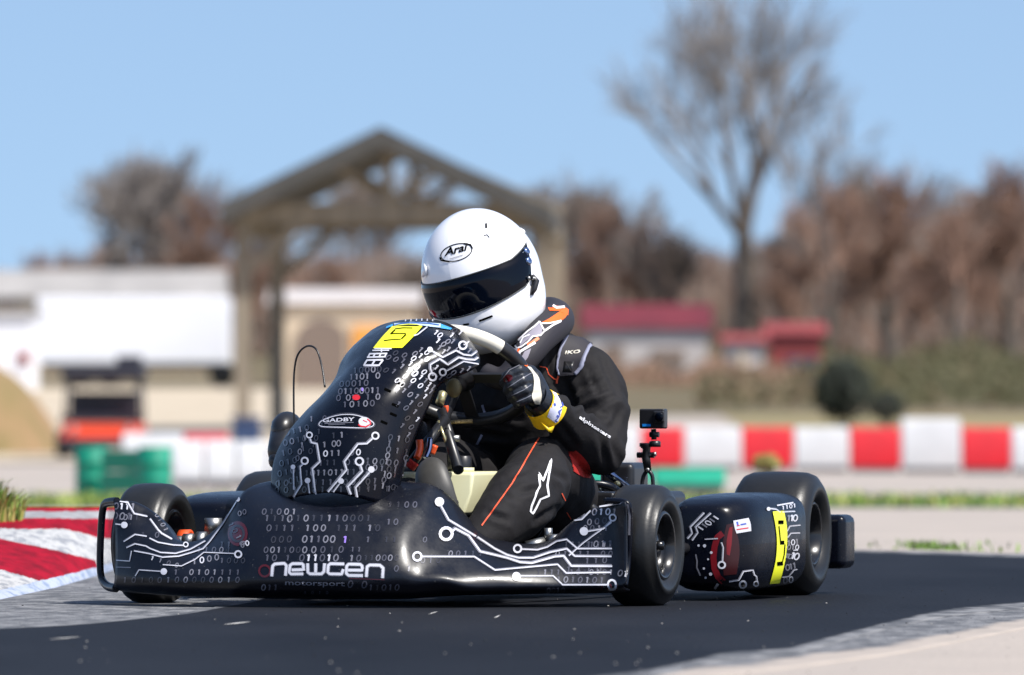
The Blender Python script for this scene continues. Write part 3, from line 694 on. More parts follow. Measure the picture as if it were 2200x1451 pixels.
# rear post sits 60 px right of front one at left -> pavilion seen with its side receding
for (px, dy) in ((522, 0), (1163, 0), (575, dpv), (1200, dpv)):
    b = MB(); b.beam(P3(px, dy, zg), P3(px, dy, zbeam - .1), .22, .22, up=Vector((0, 1, 0))); b.build('post', M['timber'], pe)
for dy in (0, dpv):
    o_ = 45 * dy / dpv
    b = MB(); b.beam(P3(500 + o_, dy, zbeam), P3(1176 + o_ * .5, dy, zbeam), .2, .3); b.build('tie_beam', M['timber'], pe)
    b = MB(); b.beam(P3(835 + o_, dy, zbeam + .12), P3(835 + o_, dy, PV(0, 300).z), .14, .22, up=Vector((0, 1, 0))); b.build('king_post', M['timber'], pe)
    for sx in (-1, 1):
        b = MB(); b.beam(P3(835 + o_ + sx * 12, dy, zbeam + .2), P3(835 + o_ + sx * 120, dy, PV(0, 352).z), .12, .16, up=Vector((0, 1, 0))); b.build('truss_brace', M['timber'], pe)
        b = MB(); b.beam(P3(835 + o_ + sx * 8, dy, PV(0, 305).z), P3(835 + o_ + sx * 335, dy, PV(0, 440).z), .14, .2, up=Vector((0, 1, 0))); b.build('rafter', M['timber'], pe)
    for (px, sx) in ((522 if dy == 0 else 575, 1), (1163 if dy == 0 else 1200, -1)):
        b = MB(); b.beam(P3(px + sx * 8, dy, PV(0, 585).z), P3(px + sx * 128, dy, PV(0, 475).z), .14, .17, up=Vector((0, 1, 0))); b.build('knee_brace', M['timber'], pe)
for k, (pa, pb) in enumerate(((522, 575), (1163, 1200))):
    b = MB(); b.beam(P3(pa, .1, zbeam - .2), P3(pb, dpv - .1, zbeam - .2), .16, .2); b.build('plate_beam', M['timber'], pe)
for sx, (pe0, ye) in ((-1, (478, 440)), (1, (1186, 450))):
    a = P3(820, -.8, PV(0, 276).z); a2 = P3(846, dpv + .8, PV(0, 276).z); c_ = P3(pe0, -.8, PV(0, ye).z); c2 = P3(pe0 + 26, dpv + .8, PV(0, ye).z)
    th = Vector((0, 0, .28)); b = MB(); b.add([a, a2, c2, c_, a - th, a2 - th, c2 - th, c_ - th], [(0, 1, 2, 3), (7, 6, 5, 4), (0, 3, 7, 4), (1, 5, 6, 2), (2, 6, 7, 3), (0, 4, 5, 1)], 0, False)
    b.build('roof', M['shingle'], pe)

# bare trees
M['bark'] = mat('tree_bark', (.11, .09, .075), .9, var=.25, scale=3); M['twig'] = mat('bare_twigs', (.24, .19, .155), .9); M['twig_red'] = mat('reddish_twigs', (.26, .155, .11), .9); M['twig_grey'] = mat('grey_twigs', (.24, .21, .19), .9)
def grow(seed, H, spread, lev, trunk_to=.35, kids=(3, 4), twr=.012):
    rnd = random.Random(seed); T = MB(); C_ = MB()
    def seg(p, d, L, r, k):
        n = 3 if k < 2 else 2; pts = [p]; q = p; dd = d.copy()
        for i in range(n):
            wb = .03 if k == 0 else .13; dd = (dd + Vector((rnd.gauss(0, wb), rnd.gauss(0, wb), .05 if k else .3))).normalized(); q = q + dd * L / n; pts.append(q)
        r2 = r * (.7 if k else .72); rr = [r + (r2 - r) * i / n for i in range(n + 1)]
        (T if k < 2 else C_).tube(pts, rr, 8 if k < 2 else (5 if k < 3 else 3), caps=False)
        if k >= lev: return
        m = rnd.randint(*kids)
        for j in range(m):
            t = 1.0 if j == 0 else rnd.uniform(.35, 1.0); idx = min(n, max(1, int(round(t * n)))); o = pts[idx]
            ang = rnd.uniform(.25, .9) * spread if j else rnd.uniform(0, .25 if k > 1 else .1); az = rnd.uniform(0, 6.28)
            x = dd.orthogonal().normalized(); y = dd.cross(x)
            nd = (dd * math.cos(ang) + (x * math.cos(az) + y * math.sin(az)) * math.sin(ang) + Vector((0, 0, .12))).normalized()
            seg(o, nd, L * rnd.uniform(.62, .82), max(twr, r2 * (.8 if j == 0 else .58)), k + 1)
    seg(Vector((0, 0, -.2)), Vector((0, 0, 1)), H * trunk_to, H * .03, 0)
    return T, C_
def make_tree(seed, H, spread, lev, mt, mc, trunk_to=.35, kids=(3, 4), twr=.012):
    T, C_ = grow(seed, H, spread, lev, trunk_to, kids, twr)
    e = bpy.data.objects.new('bare_tree', None); COL.objects.link(e)
    T.build('trunk', mt, e); C_.build('crown', mc, e)
    return e
def put(e, px, Y, sc, rz, label, cat='tree', group='bare trees beyond the track', name=None):
    e.location = ((px - 1100) / FPX * Y, Y, prof(Y)); e.scale = (sc, sc, sc); e.rotation_euler = (0, 0, rz); tag(e, label, cat, group)
    if name: e.name = name
    return e
big = make_tree(14, 11.2, .98, 5, M['bark'], M['twig_grey'], .29, (3, 5), .017); put(big, 1598, 250, 1.2, R(28), 'tallest bare tree, standing above all the others right of the helmet')
tA = make_tree(5, 5.0, 1.0, 6, M['bark'], M['twig'], .24, (3, 4), .012); tB = make_tree(8, 5.4, .9, 6, M['bark'], M['twig_red'], .22, (3, 4), .012); tC = make_tree(13, 4.6, 1.15, 6, M['bark'], M['twig_grey'], .25, (3, 4), .012)
used = {}
def plant(src, px, Y, sc, rz, label, group='bare trees beyond the track'):
    o = src if id(src) not in used else copy_tree(src); used[id(src)] = 1
    return put(o, px, Y, sc * 1.5, rz, label, group=group)
plant(tC, 235, 255, 1.45, 1.0, 'spreading bare grey tree above the low building at left')
plant(tA, 340, 262, 1.25, 2.2, 'bare tree behind and just right of the spreading grey one at left')
plant(tB, 110, 250, .62, .3, 'short reddish bare tree at the far left')
plant(tB, 450, 250, .95, 1.9, 'reddish bare tree left of the pavilion roof')
plant(tC, 560, 270, 1.2, 3.1, 'grey bare tree whose top shows over the left slope of the pavilion roof')
plant(tA, 765, 300, 1.3, .4, 'bare tree whose top rises behind the pavilion ridge')
plant(tB, 680, 260, .6, 4.0, 'reddish bare tree seen through the left half of the pavilion')
plant(tA, 900, 260, .62, 5.1, 'bare tree seen through the middle of the pavilion')
plant(tA, 1180, 265, 1.15, 1.4, 'bare tree directly right of the pavilion roof')
plant(tC, 1275, 275, 1.25, 2.5, 'grey bare tree between the pavilion and the tallest tree')
plant(tB, 1345, 255, .9, .9, 'small reddish bare tree behind the white barn')
plant(tA, 1450, 252, .8, 3.3, 'small bare tree left of the tallest tree trunk')
und = [(1690, 250, .8, 'A'), (1775, 240, 1.0, 'B'), (1850, 262, 1.2, 'A'), (1915, 236, 1.05, 'B'), (1985, 255, 1.05, 'C'), (2045, 232, .85, 'B'), (2110, 250, 1.1, 'A'), (2175, 236, 1.1, 'B'), (2250, 245, 1.1, 'B')]
ul = ['first small bare tree right of the tallest one', 'reddish bare tree above the red shed', 'bare tree left of the bright gap in the right hand thicket', 'reddish bare tree in the middle of the right hand thicket', 'greyer bare tree of the right hand thicket', 'lower reddish bare tree in the dip of the right hand thicket',
      'bare tree near the right edge of the photo', 'reddish bare tree at the right edge of the photo', 'outermost reddish bare tree, cut by the right edge']
for (px, Y, sc, k), l_ in zip(und, ul): plant({'A': tA, 'B': tB, 'C': tC}[k], px, Y, sc, px * .7, l_, 'bare trees of the right hand thicket')
# far-off brushwood: one mass of bare stems
rnd = random.Random(3); mb = MB()
def topf(px):
    base = 545 + 50 * noise.noise(Vector((px * .004, 3, 0))) + 30 * noise.noise(Vector((px * .015, 8, 0)))
    if px > 1680: base = 470 + 70 * noise.noise(Vector((px * .006, 1, 0))) + 40 * noise.noise(Vector((px * .02, 5, 0)))
    if px < 120: base = 600
    if 480 < px < 1250: base = 555 + 25 * noise.noise(Vector((px * .01, 2, 0)))
    return base
for _ in range(70000):
    px = rnd.uniform(-700, 2900); Y = rnd.uniform(262, 292) if px < 1650 else rnd.uniform(240, 285)
    zt = CAMH + (HOR - topf(px)) * Y / FPX; zb = prof(Y); z = zb + (zt - zb) * rnd.random() ** .8
    a = rnd.uniform(0, 3.14); L = rnd.uniform(.5, 1.3); th = rnd.gauss(0, .5)
    d = Vector((math.cos(a) * math.sin(th), math.sin(a) * math.sin(th), math.cos(th))) * L
    p = Vector(((px - 1100) / FPX * Y, Y, z - L * .5)); s = Vector((math.cos(a + 1), math.sin(a + 1) * .5, 0)) * rnd.uniform(.02, .05)
    q = Vector((s.y, -s.x, 0)) * .5
    mb.add([p - s, p + s, p + q, p + d], [(0, 1, 3), (1, 2, 3), (2, 0, 3)], rnd.choice([0, 0, 1, 1, 2]), False)
tag(mb.build('brushwood', [M['twig'], M['twig_red'], M['twig_grey']]), 'brown mass of bare brushwood along the skyline', 'woodland', kind='stuff')
# olive undergrowth on the bank and brown scrub before the sheds
M['olive'] = mat('olive_leaf', (.06, .056, .02), .8); M['olive2'] = mat('brown_leaf', (.12, .085, .045), .8)
rnd = random.Random(17); mb = MB()
for _ in range(11000):
    px = rnd.uniform(1500, 2900); Y = rnd.uniform(150, 240); hx = 42 + 45 * noise.noise(Vector((px * .006, Y * .02, 2)))
    h = max(0, hx) * Y / FPX * rnd.random(); p = Vector(((px - 1100) / FPX * Y, Y, prof(Y) + h)); a = Vector((rnd.gauss(0, 1), rnd.gauss(0, 1), rnd.gauss(0, 1))).normalized(); b_ = a.orthogonal().normalized() * .06; a = a * .14
    mb.add([p - a, p + b_, p + a, p - b_], [(0, 1, 2, 3)], 0 if rnd.random() < .35 + .6 * (px > 1750) else 1, False)
tag(mb.build('undergrowth', [M['olive'], M['olive2']]), 'olive and brown undergrowth covering the bank at right', 'undergrowth', kind='stuff')
rnd = random.Random(18); mb = MB()
for _ in range(5000):
    px = rnd.uniform(1225, 1700); Y = rnd.uniform(188, 198); hx = 36 + 50 * noise.noise(Vector((px * .012, 4, 2)))
    h = max(0, hx) * Y / FPX * rnd.random() ** 1.2; p = Vector(((px - 1100) / FPX * Y, Y, prof(Y) + h)); a = Vector((rnd.gauss(0, .5), rnd.gauss(0, .5), 1)).normalized() * .2; s = Vector((.02, .01, 0))
    mb.add([p - s, p + s, p + a], [(0, 1, 2)], rnd.choice([0, 1, 1]), False)
tag(mb.build('brown_scrub', [M['olive2'], M['twig_red']]), 'low brown scrub growing in front of the barn', 'scrub', kind='stuff')
# evergreen shrub
M['leaf_dark'] = mat('dark_evergreen', (.016, .022, .012), .7, var=.4, scale=3); M['weed'] = mat('yellow_green_leaf', (.22, .2, .05), .7)
def shrub(name, px, py0, py1, Y, rx, n, ms, label, ls=.05, seed=1):
    rnd = random.Random(seed); s_ = Y / FPX; c = Vector(((px - 1100) * s_, Y, CAMH + (HOR - (py0 + py1) / 2) * s_)); hz = abs(py1 - py0) / 2 * s_
    e = empty(name, (c.x, Y, prof(Y)), label, 'shrub'); st = MB()
    for k in range(5):
        a = k * 1.3; st.tube([Vector((c.x + .03 * math.cos(a), Y + .03 * math.sin(a), prof(Y) - .05)), Vector((c.x + rx * .4 * math.cos(a), Y + rx * .4 * math.sin(a), c.z + hz * .2))], [.02, .008], 6)
    st.build('stem', M['bark'], e); mb = MB()
    for _ in range(n):
        v = Vector((rnd.gauss(0, 1), rnd.gauss(0, 1), rnd.gauss(0, 1))).normalized() * rnd.uniform(.3, 1) ** .5
        k = 1 + .3 * noise.noise(v * 2.5 + Vector((seed, 0, 0))); p = c + Vector((v.x * rx * k, v.y * rx * k, v.z * hz * k))
        a = Vector((rnd.gauss(0, 1), rnd.gauss(0, 1), rnd.gauss(0, 1))).normalized(); b_ = a.orthogonal().normalized() * ls * .4; a = a * ls
        mb.add([p - a * .5, p + b_, p + a * .5, p - b_], [(0, 1, 2, 3)], 0, False)
    mb.build('foliage', ms, e); return e
shrub('evergreen_shrub', 1812, 768, 905, 112, .38, 2600, M['leaf_dark'], 'dark round evergreen shrub behind the red and white barrier', .07)
shrub('flowering_weed', 1645, 975, 1014, 42, .07, 400, M['weed'], 'small yellow-green weed above the rear tyre', .02, 4)
shrub('roadside_shrub', 1905, 842, 905, 125, .3, 900, M['leaf_dark'], 'small dark shrub right of the round evergreen one', .06, 6)
# ------------------------------------------------------------------ the kart
kart = empty('racing_kart', F0, 'black racing kart with white circuit board and binary graphics, driven low across the dark track', 'kart')

# front nose fairing
T = [
 [(246,1079,.20),(247,1110,.22),(248,1160,.235),(248,1205,.25),(246,1242,.26),(246,1264,.23)],
 [(280,1077,.20),(280,1110,.225),(280,1160,.26),(282,1205,.285),(282,1245,.30),(282,1268,.27)],
 [(315,1091,.20),(316,1120,.225),(318,1160,.27),(318,1205,.305),(318,1247,.325),(318,1271,.29)],
 [(348,1117,.21),(350,1140,.24),(352,1172,.285),(352,1208,.325),(352,1248,.345),(352,1273,.31)],
 [(383,1160,.22),(385,1173,.26),(386,1192,.305),(387,1220,.34),(388,1250,.36),(388,1275,.33)],
 [(428,1160,.21),(429,1176,.26),(430,1197,.315),(430,1222,.35),(430,1251,.37),(430,1276,.34)],
 [(470,1130,.20),(472,1152,.25),(473,1183,.315),(474,1218,.36),(475,1252,.38),(475,1277,.35)],
 [(503,1085,.24),(506,1120,.285),(508,1165,.335),(510,1214,.375),(510,1253,.39),(510,1278,.36)],
 [(532,1050,.22),(534,1100,.295),(535,1160,.35),(537,1214,.385),(537,1254,.395),(538,1279,.365)],
 [(590,1034,.17),(595,1090,.30),(598,1155,.36),(600,1214,.395),(600,1255,.403),(600,1280,.375)],
 [(700,1029,.15),(700,1095,.31),(700,1155,.37),(700,1214,.403),(700,1256,.41),(700,1281,.38)],
 [(805,1031,.15),(800,1095,.30),(800,1155,.36),(800,1214,.395),(800,1256,.403),(800,1281,.375)],
 [(872,1037,.17),(864,1085,.27),(862,1150,.34),(862,1214,.38),(862,1254,.385),(862,1280,.36)],
 [(926,1043,.17),(912,1092,.25),(902,1150,.305),(903,1214,.352),(903,1250,.372),(903,1277,.35)],
 [(966,1070,.13),(954,1110,.205),(946,1160,.268),(948,1214,.322),(952,1246,.356),(952,1274,.33)],
 [(1001,1110,0.100),(1001,1136,0.160),(1002,1170,0.225),(1004,1225,0.303),(1006,1257,0.325),(1006,1272,0.313)],
 [(1055,1152,0.060),(1058,1165,0.120),(1060,1185,0.180),(1062,1225,0.268),(1063,1257,0.290),(1063,1271,0.278)],
 [(1118,1168,0.080),(1120,1178,0.140),(1121,1195,0.190),(1122,1225,0.235),(1122,1257,0.257),(1122,1270,0.245)],
 [(1178,1162,0.090),(1180,1176,0.140),(1182,1195,0.171),(1183,1225,0.204),(1183,1257,0.226),(1183,1269,0.214)],
 [(1225,1124,0.110),(1228,1145,0.140),(1230,1180,0.153),(1232,1225,0.186),(1232,1257,0.208),(1232,1269,0.196)],
 [(1272,1095,0.125),(1275,1125,0.140),(1277,1170,0.150),(1278,1225,0.175),(1278,1257,0.197),(1278,1268,0.185)],
 [(1312,1081,0.125),(1314,1115,0.140),(1315,1165,0.150),(1316,1225,0.166),(1316,1257,0.188),(1316,1267,0.176)],
 [(1343,1078,.165),(1345,1112,.165),(1346,1165,.17),(1346,1215,.18),(1345,1245,.195),(1340,1263,.19)]]
tab = []
for col in T:
    c = [P(*p) for p in col]
    c = [c[0] - FV * .05 + UV * (-.012)] + [c[0]] + c[1:] + [c[-1] - FV * .05 + UV * (-.008)]
    tab.append(c)
gridp = surf(tab, 4, 4)
nose = MB(); nose.grid(gridp, 0, .0035)
mk = Marks(nose)
W_, Gy, D_, Fa, Rd, Vi, Br = 1, 2, 3, 4, 5, 6, 7
# left wing traces
mk.trace([(248,1077),(274,1080),(288,1104),(316,1110)])
mk.trace([(322,1115),(339,1139),(347,1147),(368,1159)])
mk.trace([(248,1126),(262,1128)], [(268,1129,'d',7)], 4)
mk.trace([(266,1164),(290,1149),(315,1153)], None, 4)
mk.trace([(321,1157),(339,1166),(371,1172),(393,1173)], [(399,1172,'o',5)], 4)
mk.trace([(272,1177),(290,1169),(314,1174),(322,1179),(345,1188),(377,1190),(409,1181),(441,1163)], None, 4)
mk.trace([(288,1184),(320,1190),(349,1198),(384,1196),(412,1188),(436,1180),(450,1165),(479,1126),(508,1078)], [(512,1074,'d',5)], 4)
mk.trace([(350,1214),(390,1217),(419,1203),(438,1188),(506,1190)], [(513,1192,'o',7)], 3)
mk.trace([(291,1238),(299,1225),(345,1228)], [(353,1229,'d',7)], 3)
mk.trace([(250,1204),(279,1206),(283,1184)], None, 3); mk.line([(250,1219),(282,1220)], 2, Gy, 1)
mk.digits('0111', (250,1088), (286,1089), 13, [D_, W_, W_, Gy], lean=.1); mk.digits('001', (248,1109), (278,1110), 14, [D_, Gy, D_])
mk.digits('1100', (328,1200), (380,1215), 9, [W_, Gy, D_, Gy]); mk.digits('1000', (418,1207), (466,1198), 12, [Gy, W_, Gy, Gy])
mk.digits('0101', (338,1108), (356,1138), 9, [Gy, D_, Gy])
# red gear patch
mk.disc((511,1147), 27, Rd, 0, .8, rings=3); mk.ring((511,1147), 17, 5, Fa, 1, .8); mk.digits('1010', (498,1128), (522,1168), 11, [Gy, D_, Gy], 2)
mk.digits('00', (516,1104), (526,1101), 10, [Gy, D_], 2); mk.digits('00', (522,1172), (532,1168), 10, [Gy, W_], 2)
# centre digits
rn = random.Random(12)
def drow(y, x0, x1, size, n, wts, lean=.15, dy=0):
    s = ''.join(rn.choice('01') for _ in range(n)); ms = [rn.choice(wts) for _ in range(n)]
    x = x0; st = (x1 - x0) / n
    for i, ch in enumerate(s):
        if rn.random() < .12: continue
        cx = x0 + st * (i + .5); mk.digits(ch, (cx, y + dy * i), (cx + 1, y + dy * i), size, ms[i], 0, lean)
drow(1114, 566, 800, 13, 14, [Fa, Fa, D_, D_, Gy]); mk.digits('0', (623, 1115), (624, 1115), 14, Gy)
drow(1135, 570, 820, 13, 15, [Fa, Fa, D_, D_, Gy])
mk.digits('01100', (655,1159), (715,1159), 14, [Gy, Gy, D_, Gy, Gy]); mk.digits('1', (742,1160), (743,1160), 14, Vi); mk.digits('000', (588,1160), (622,1159), 13, Fa); mk.digits('1', (791,1160), (792,1160), 12, D_)
mk.digits('00010', (655,1182), (733,1181), 13, [Gy, Gy, D_, Fa, D_]); mk.digits('11', (758,1181), (772,1181), 10, D_)
mk.digits('011010', (649,1199), (722,1199), 14, [D_, W_, W_, D_, W_, Gy]); mk.digits('10', (575,1199), (590,1199), 13, D_); mk.digits('10', (756,1200), (771,1200), 13, [Gy, D_]); mk.digits('1', (619,1199), (620,1199), 12, D_)
mk.digits('00', (753,1255), (783,1256), 14, D_)
mk.digits('1010', (656,1273), (703,1273), 6, D_)
drow(1160, 822, 856, 12, 2, [Fa]); drow(1085, 830, 900, 12, 4, [Fa, D_])
for y, x0, x1, n in ((1100,560,640,5),(1122,828,858,2),(1142,826,860,2),(1182,565,648,6),(1199,780,858,6),(1222,845,885,3),(1262,560,612,4),(1262,790,860,5)): drow(y, x0, x1, 12, n, [Fa, D_, D_, Gy])
for y, x0, x1, n in ((1112,252,300,4),(1150,300,345,3),(1182,420,500,5),(1230,370,520,9),(1246,260,520,14),(1170,470,500,2),(1205,470,530,4)): drow(y, x0, x1, 11, n, [Fa, D_, D_, Gy])
for y, x0, x1, n in ((1230,1150,1320,12),(1190,1190,1320,8),(1170,1210,1320,8),(1135,1250,1310,4),(1190,960,1040,5),(1160,905,950,3),(1205,900,950,3)): drow(y, x0, x1, 11, n, [Fa, D_, D_, Gy])
# wordmark on the nose
S8 = lambda pts: [(540 + x / 6.875, 1140 + y / 6.875) for x, y in pts]
letters = [[(305,680),(318,530),(350,500),(490,490),(522,525),(508,670)],
 [(600,587),(775,582),(770,512),(750,495),(610,495),(575,520),(562,620),(590,647),(772,645)],
 [(835,490),(838,620),(870,645),(1040,645),(1075,610),(1085,490)], [(955,490),(952,640)],
 [(1375,500),(1170,495),(1140,520),(1132,620),(1160,645),(1335,648),(1362,575)],
 [(1430,590),(1640,592),(1638,530),(1610,505),(1440,502),(1410,530),(1405,640),(1440,667),(1650,670)],
 [(1700,690),(1712,540),(1750,515),(1900,518),(1948,560),(1938,705)]]
for L in letters:
    mk.line(S8(L), 8.5, Gy, 1, 3); mk.line(S8(L), 5.5, W_, 2, 3)
mk.ring(S8([(200,600)])[0], 12, 4.5, Rd, 1)
mk.text('motorsport', (613, 1256.5), (15, .3), (0, -15), Gy, 1, bold=.01, width=128)
mk.line([(750,1243),(826,1246)], 1.4, Rd, 1)
# right wing traces (image right)
S3 = lambda pts: [(820 + x / 3.235, 1000 + y / 3.235) for x, y in pts]
mk.trace(S3([(405,280),(460,380),(650,495)]), [(*S3([(397,257)])[0], 'd', 10)], 6)
mk.trace(S3([(660,500),(780,580),(870,625),(950,645),(1050,645),(1110,625),(1170,605),(1285,580),(1340,632),(1595,632)]), None, 6)
mk.trace(S3([(475,470),(505,440),(600,490),(680,600),(870,645),(960,675),(1040,680),(1130,655),(1200,635),(1262,630),(1315,700),(1600,700)]), [(*S3([(445,480)])[0], 'o', 13)], 7)
mk.trace(S3([(960,585),(1080,590),(1150,570),(1215,530),(1285,515),(1360,580),(1600,578)]), [(*S3([(945,585)])[0], 'o', 8)], 5)
mk.trace(S3([(270,635),(640,637),(785,730),(1000,710),(1220,690),(1280,750),(1590,745)]), [(*S3([(245,637)])[0], 'o', 9)], 5)
mk.trace(S3([(960,770),(1190,770),(1255,830),(1575,830)]), [(*S3([(1602,830)])[0], 'o', 9), (*S3([(935,775)])[0], 'd', 9)], 4)
mk.trace(S3([(1230,430),(1300,390),(1390,375),(1470,295),(1660,262)]), None, 6)
mk.trace(S3([(1430,458),(1540,440),(1600,380)]), [(*S3([(1408,460)])[0], 'd', 9), (*S3([(1610,365)])[0], 'o', 7)], 5)
mk.trace(S3([(1300,630),(1400,540),(1480,480),(1600,395)]), None, 4)
mk.digits('0101', S3([(1480,325)])[0], S3([(1620,322)])[0], 13, [Gy, W_, W_, Gy]); mk.digits('000', S3([(1445,395)])[0], S3([(1550,385)])[0], 12, [Gy, D_, Fa])
mk.digits('1011', S3([(1440,550)])[0], S3([(1590,545)])[0], 13, [D_, Gy, Gy, D_]); mk.digits('110', S3([(1430,665)])[0], S3([(1550,660)])[0], 12, D_); mk.digits('1110', S3([(1300,725)])[0], S3([(1510,722)])[0], 12, D_)
mk.digits('1010101', S3([(1230,795)])[0], S3([(1530,800)])[0], 12, [D_, Gy, D_]); mk.digits('0010', S3([(1160,868)])[0], S3([(1260,866)])[0], 10, [Gy, D_]); mk.digits('1011', S3([(1530,845)])[0], S3([(1690,850)])[0], 11, Rd)
mk.digits('01', S3([(1660,750)])[0], S3([(1700,755)])[0], 13, [Gy, W_])
fm = [M['nose_gloss'], M['white_print'], M['grey_print'], M['dim_print'], M['faint_print'], M['red_print'], M['violet_print'], M['bright_red']]
nose.build('nose_fairing', fm, kart)
# end frame of the nose on the kerb side: open loop
lp = [P(252,1078,.19), P(236,1079,.16), P(224,1085,.135), P(219,1110,.125), P(216,1160,.12), P(215,1215,.12), P(219,1245,.13), P(232,1260,.17), P(250,1264,.225)]
b = MB(); b.tube(crpath(lp, 5), .0075, 10, flat=1.3); b.build('end_loop', M['black_gloss'], kart)
lp = [P(1300,1076,.14), P(1335,1078,.15), P(1350,1086,.15), P(1353,1110,.145), P(1352,1160,.14), P(1348,1215,.14), P(1342,1260,.17)]
b = MB(); b.tube(crpath(lp, 5), .007, 10); mk = Marks(b); mk.line([(1318,1088),(1338,1080),(1349,1086),(1353,1110),(1352,1150)], 4, 1, 1); b.build('end_loop', [M['black_gloss'], M['grey_print']], kart)
b = MB(); b.grid([[P(1288,1086,.10), P(1320,1080,.12), P(1346,1086,.14)], [P(1290,1160,.10), P(1322,1160,.12), P(1346,1160,.14)], [P(1296,1255,.10), P(1322,1258,.13), P(1342,1258,.15)]], 0, .004); b.build('inner_panel', M['black_gloss'], kart)

# upright front panel
T = [
 [(582,1053,0.200),(600,1077,0.240),(640,1067,0.280),(705,1059,0.305),(765,1069,0.295),(820,1080,0.255),(855,1062,0.190)],
 [(583,1018,0.190),(604,1022,0.235),(650,1015,0.280),(715,1010,0.300),(775,1012,0.290),(830,1020,0.250),(867,1018,0.180)],
 [(593,975,0.165),(620,968,0.220),(668,960,0.265),(730,952,0.285),(790,955,0.275),(845,962,0.235),(881,968,0.165)],
 [(618,930,0.140),(648,920,0.200),(693,908,0.240),(750,898,0.260),(810,900,0.250),(865,908,0.210),(900,922,0.140)],
 [(655,885,0.100),(683,872,0.165),(722,856,0.205),(772,843,0.225),(835,845,0.220),(888,855,0.180),(924,870,0.110)],
 [(692,848,0.050),(715,830,0.120),(750,812,0.160),(795,796,0.180),(860,798,0.175),(912,808,0.140),(948,826,0.080)],
 [(720,812,0.000),(742,792,0.070),(775,772,0.115),(818,757,0.135),(880,757,0.130),(950,768,0.105),(1008,799,0.040)],
 [(733,777,-0.045),(757,757,0.015),(792,738,0.055),(835,724,0.075),(900,722,0.075),(975,735,0.055),(1031,779,-0.005)],
 [(757,745,-0.090),(783,725,-0.050),(815,710,-0.020),(850,700,0.000),(910,698,0.000),(972,714,-0.010),(1022,748,-0.050)],
 [(797,710,-0.140),(815,700,-0.120),(840,692,-0.100),(870,687,-0.080),(915,686,-0.080),(955,692,-0.090),(994,711,-0.110)]]
pan = MB(); pan.grid(surf([[P(*p) for p in r] for r in T], 5, 5), 0, .004)
mk = Marks(pan)
def z2(cx, cy): return (560 + cx / 3.298, 660 + cy / 3.298)
def z7(cx, cy): return (760 + cx / 7.333, 675 + cy / 7.333)
mk.trace([(666,943),(669,951),(681,954),(687,992),(671,1007),(678,1064)], [(666,936,'o',6)], 6)
mk.trace([(799,942),(787,953),(768,954),(739,992),(744,1009),(699,1063)], [(806,937,'o',7)], 6)
mk.trace([(653,996),(645,1003),(648,1040),(631,1068)], [(656,991,'o',7)], 5)
mk.trace([(631,1006),(632,1052)], [(631,1004,'d',5)], 4); mk.trace([(662,1034),(666,1064)], [(662,1033,'d',6)], 4)
mk.trace([(733,1034),(711,1064)], [(733,1034,'d',6)], 4); mk.trace([(773,1000),(777,1012),(746,1045),(756,1070)], [(772,992,'o',8)], 7)
mk.trace([(797,1009),(763,1047),(767,1072)], [(797,1009,'d',7)], 6)
# number square and its figure
mk.patch([z7(610,200), z7(450,370), z7(310,545)], [z7(1080,205), z7(920,385), z7(765,540)], 5, 2, 8, 4)
mk.line([z7(660,190), z7(860,170), z7(1000,175), z7(1080,205)], 1.5, 5, 2)
mk.line([z7(930,235), z7(780,232), z7(655,248)], 1.7, 6, 4); mk.line([z7(655,262), z7(590,325)], 3.0, 6, 4); mk.line([z7(580,325), z7(700,318), z7(825,322)], 1.7, 6, 4)
mk.line([z7(825,335), z7(755,405)], 3.0, 6, 4); mk.line([z7(745,410), z7(620,415), z7(480,432)], 1.7, 6, 4)
# stacked white lettering below the square
for pl in ([(600,555),(330,553)], [(560,580),(300,582)], [(440,610),(440,560)]): mk.line([z7(*p) for p in pl], 2.6, 1, 2)
for (a, b_) in (((530,630),(250,635)), ((505,680),(215,690)),): mk.line([z7(*a), z7(*b_)], 3.2, 1, 2)
for x in (250, 330, 420, 505): mk.line([z7(x + 12, 630), z7(x - 20, 690)], 3.2, 1, 2)
mk.line([z7(465,730), z7(215,735), z7(165,815), z7(400,815), z7(465,730)], 3.6, 1, 2, closed=False); mk.line([z7(340,730), z7(290,815)], 3.4, 1, 2); mk.line([z7(160,840), z7(380,835)], 1.8, 2, 2)
# blue and white strip at the top edge
mk.patch([z7(520,205), z7(510,235)], [z7(620,165), z7(615,200)], 7, 2, 5, 1)
mk.patch([z7(600,160), z7(605,205)], [z7(900,140), z7(900,165)], 8, 2, 8, 1); mk.patch([z7(880,135), z7(880,165)], [z7(1150,140), z7(1200,205)], 8, 2, 8, 1)
mk.patch([z7(1100,140), z7(1190,208)], [z7(1370,160), z7(1370,225)], 8, 2, 8, 1); mk.patch([z7(1370,168), z7(1365,235)], [z7(1545,235), z7(1520,258)], 7, 3, 8, 3)
mk.line([z7(640,190), z7(760,160), z7(980,150), z7(1180,160), z7(1340,185)], 2.0, 9, 4)
for k in range(7): mk.line([z7(820 + k * 85, 80 + abs(k - 3) * 6), z7(815 + k * 85, 118 + abs(k - 3) * 3)], 2.6, 1, 2)
mk.line([z7(1160,210), z7(1010,330), z7(950,350)], 2.8, 1, 2)
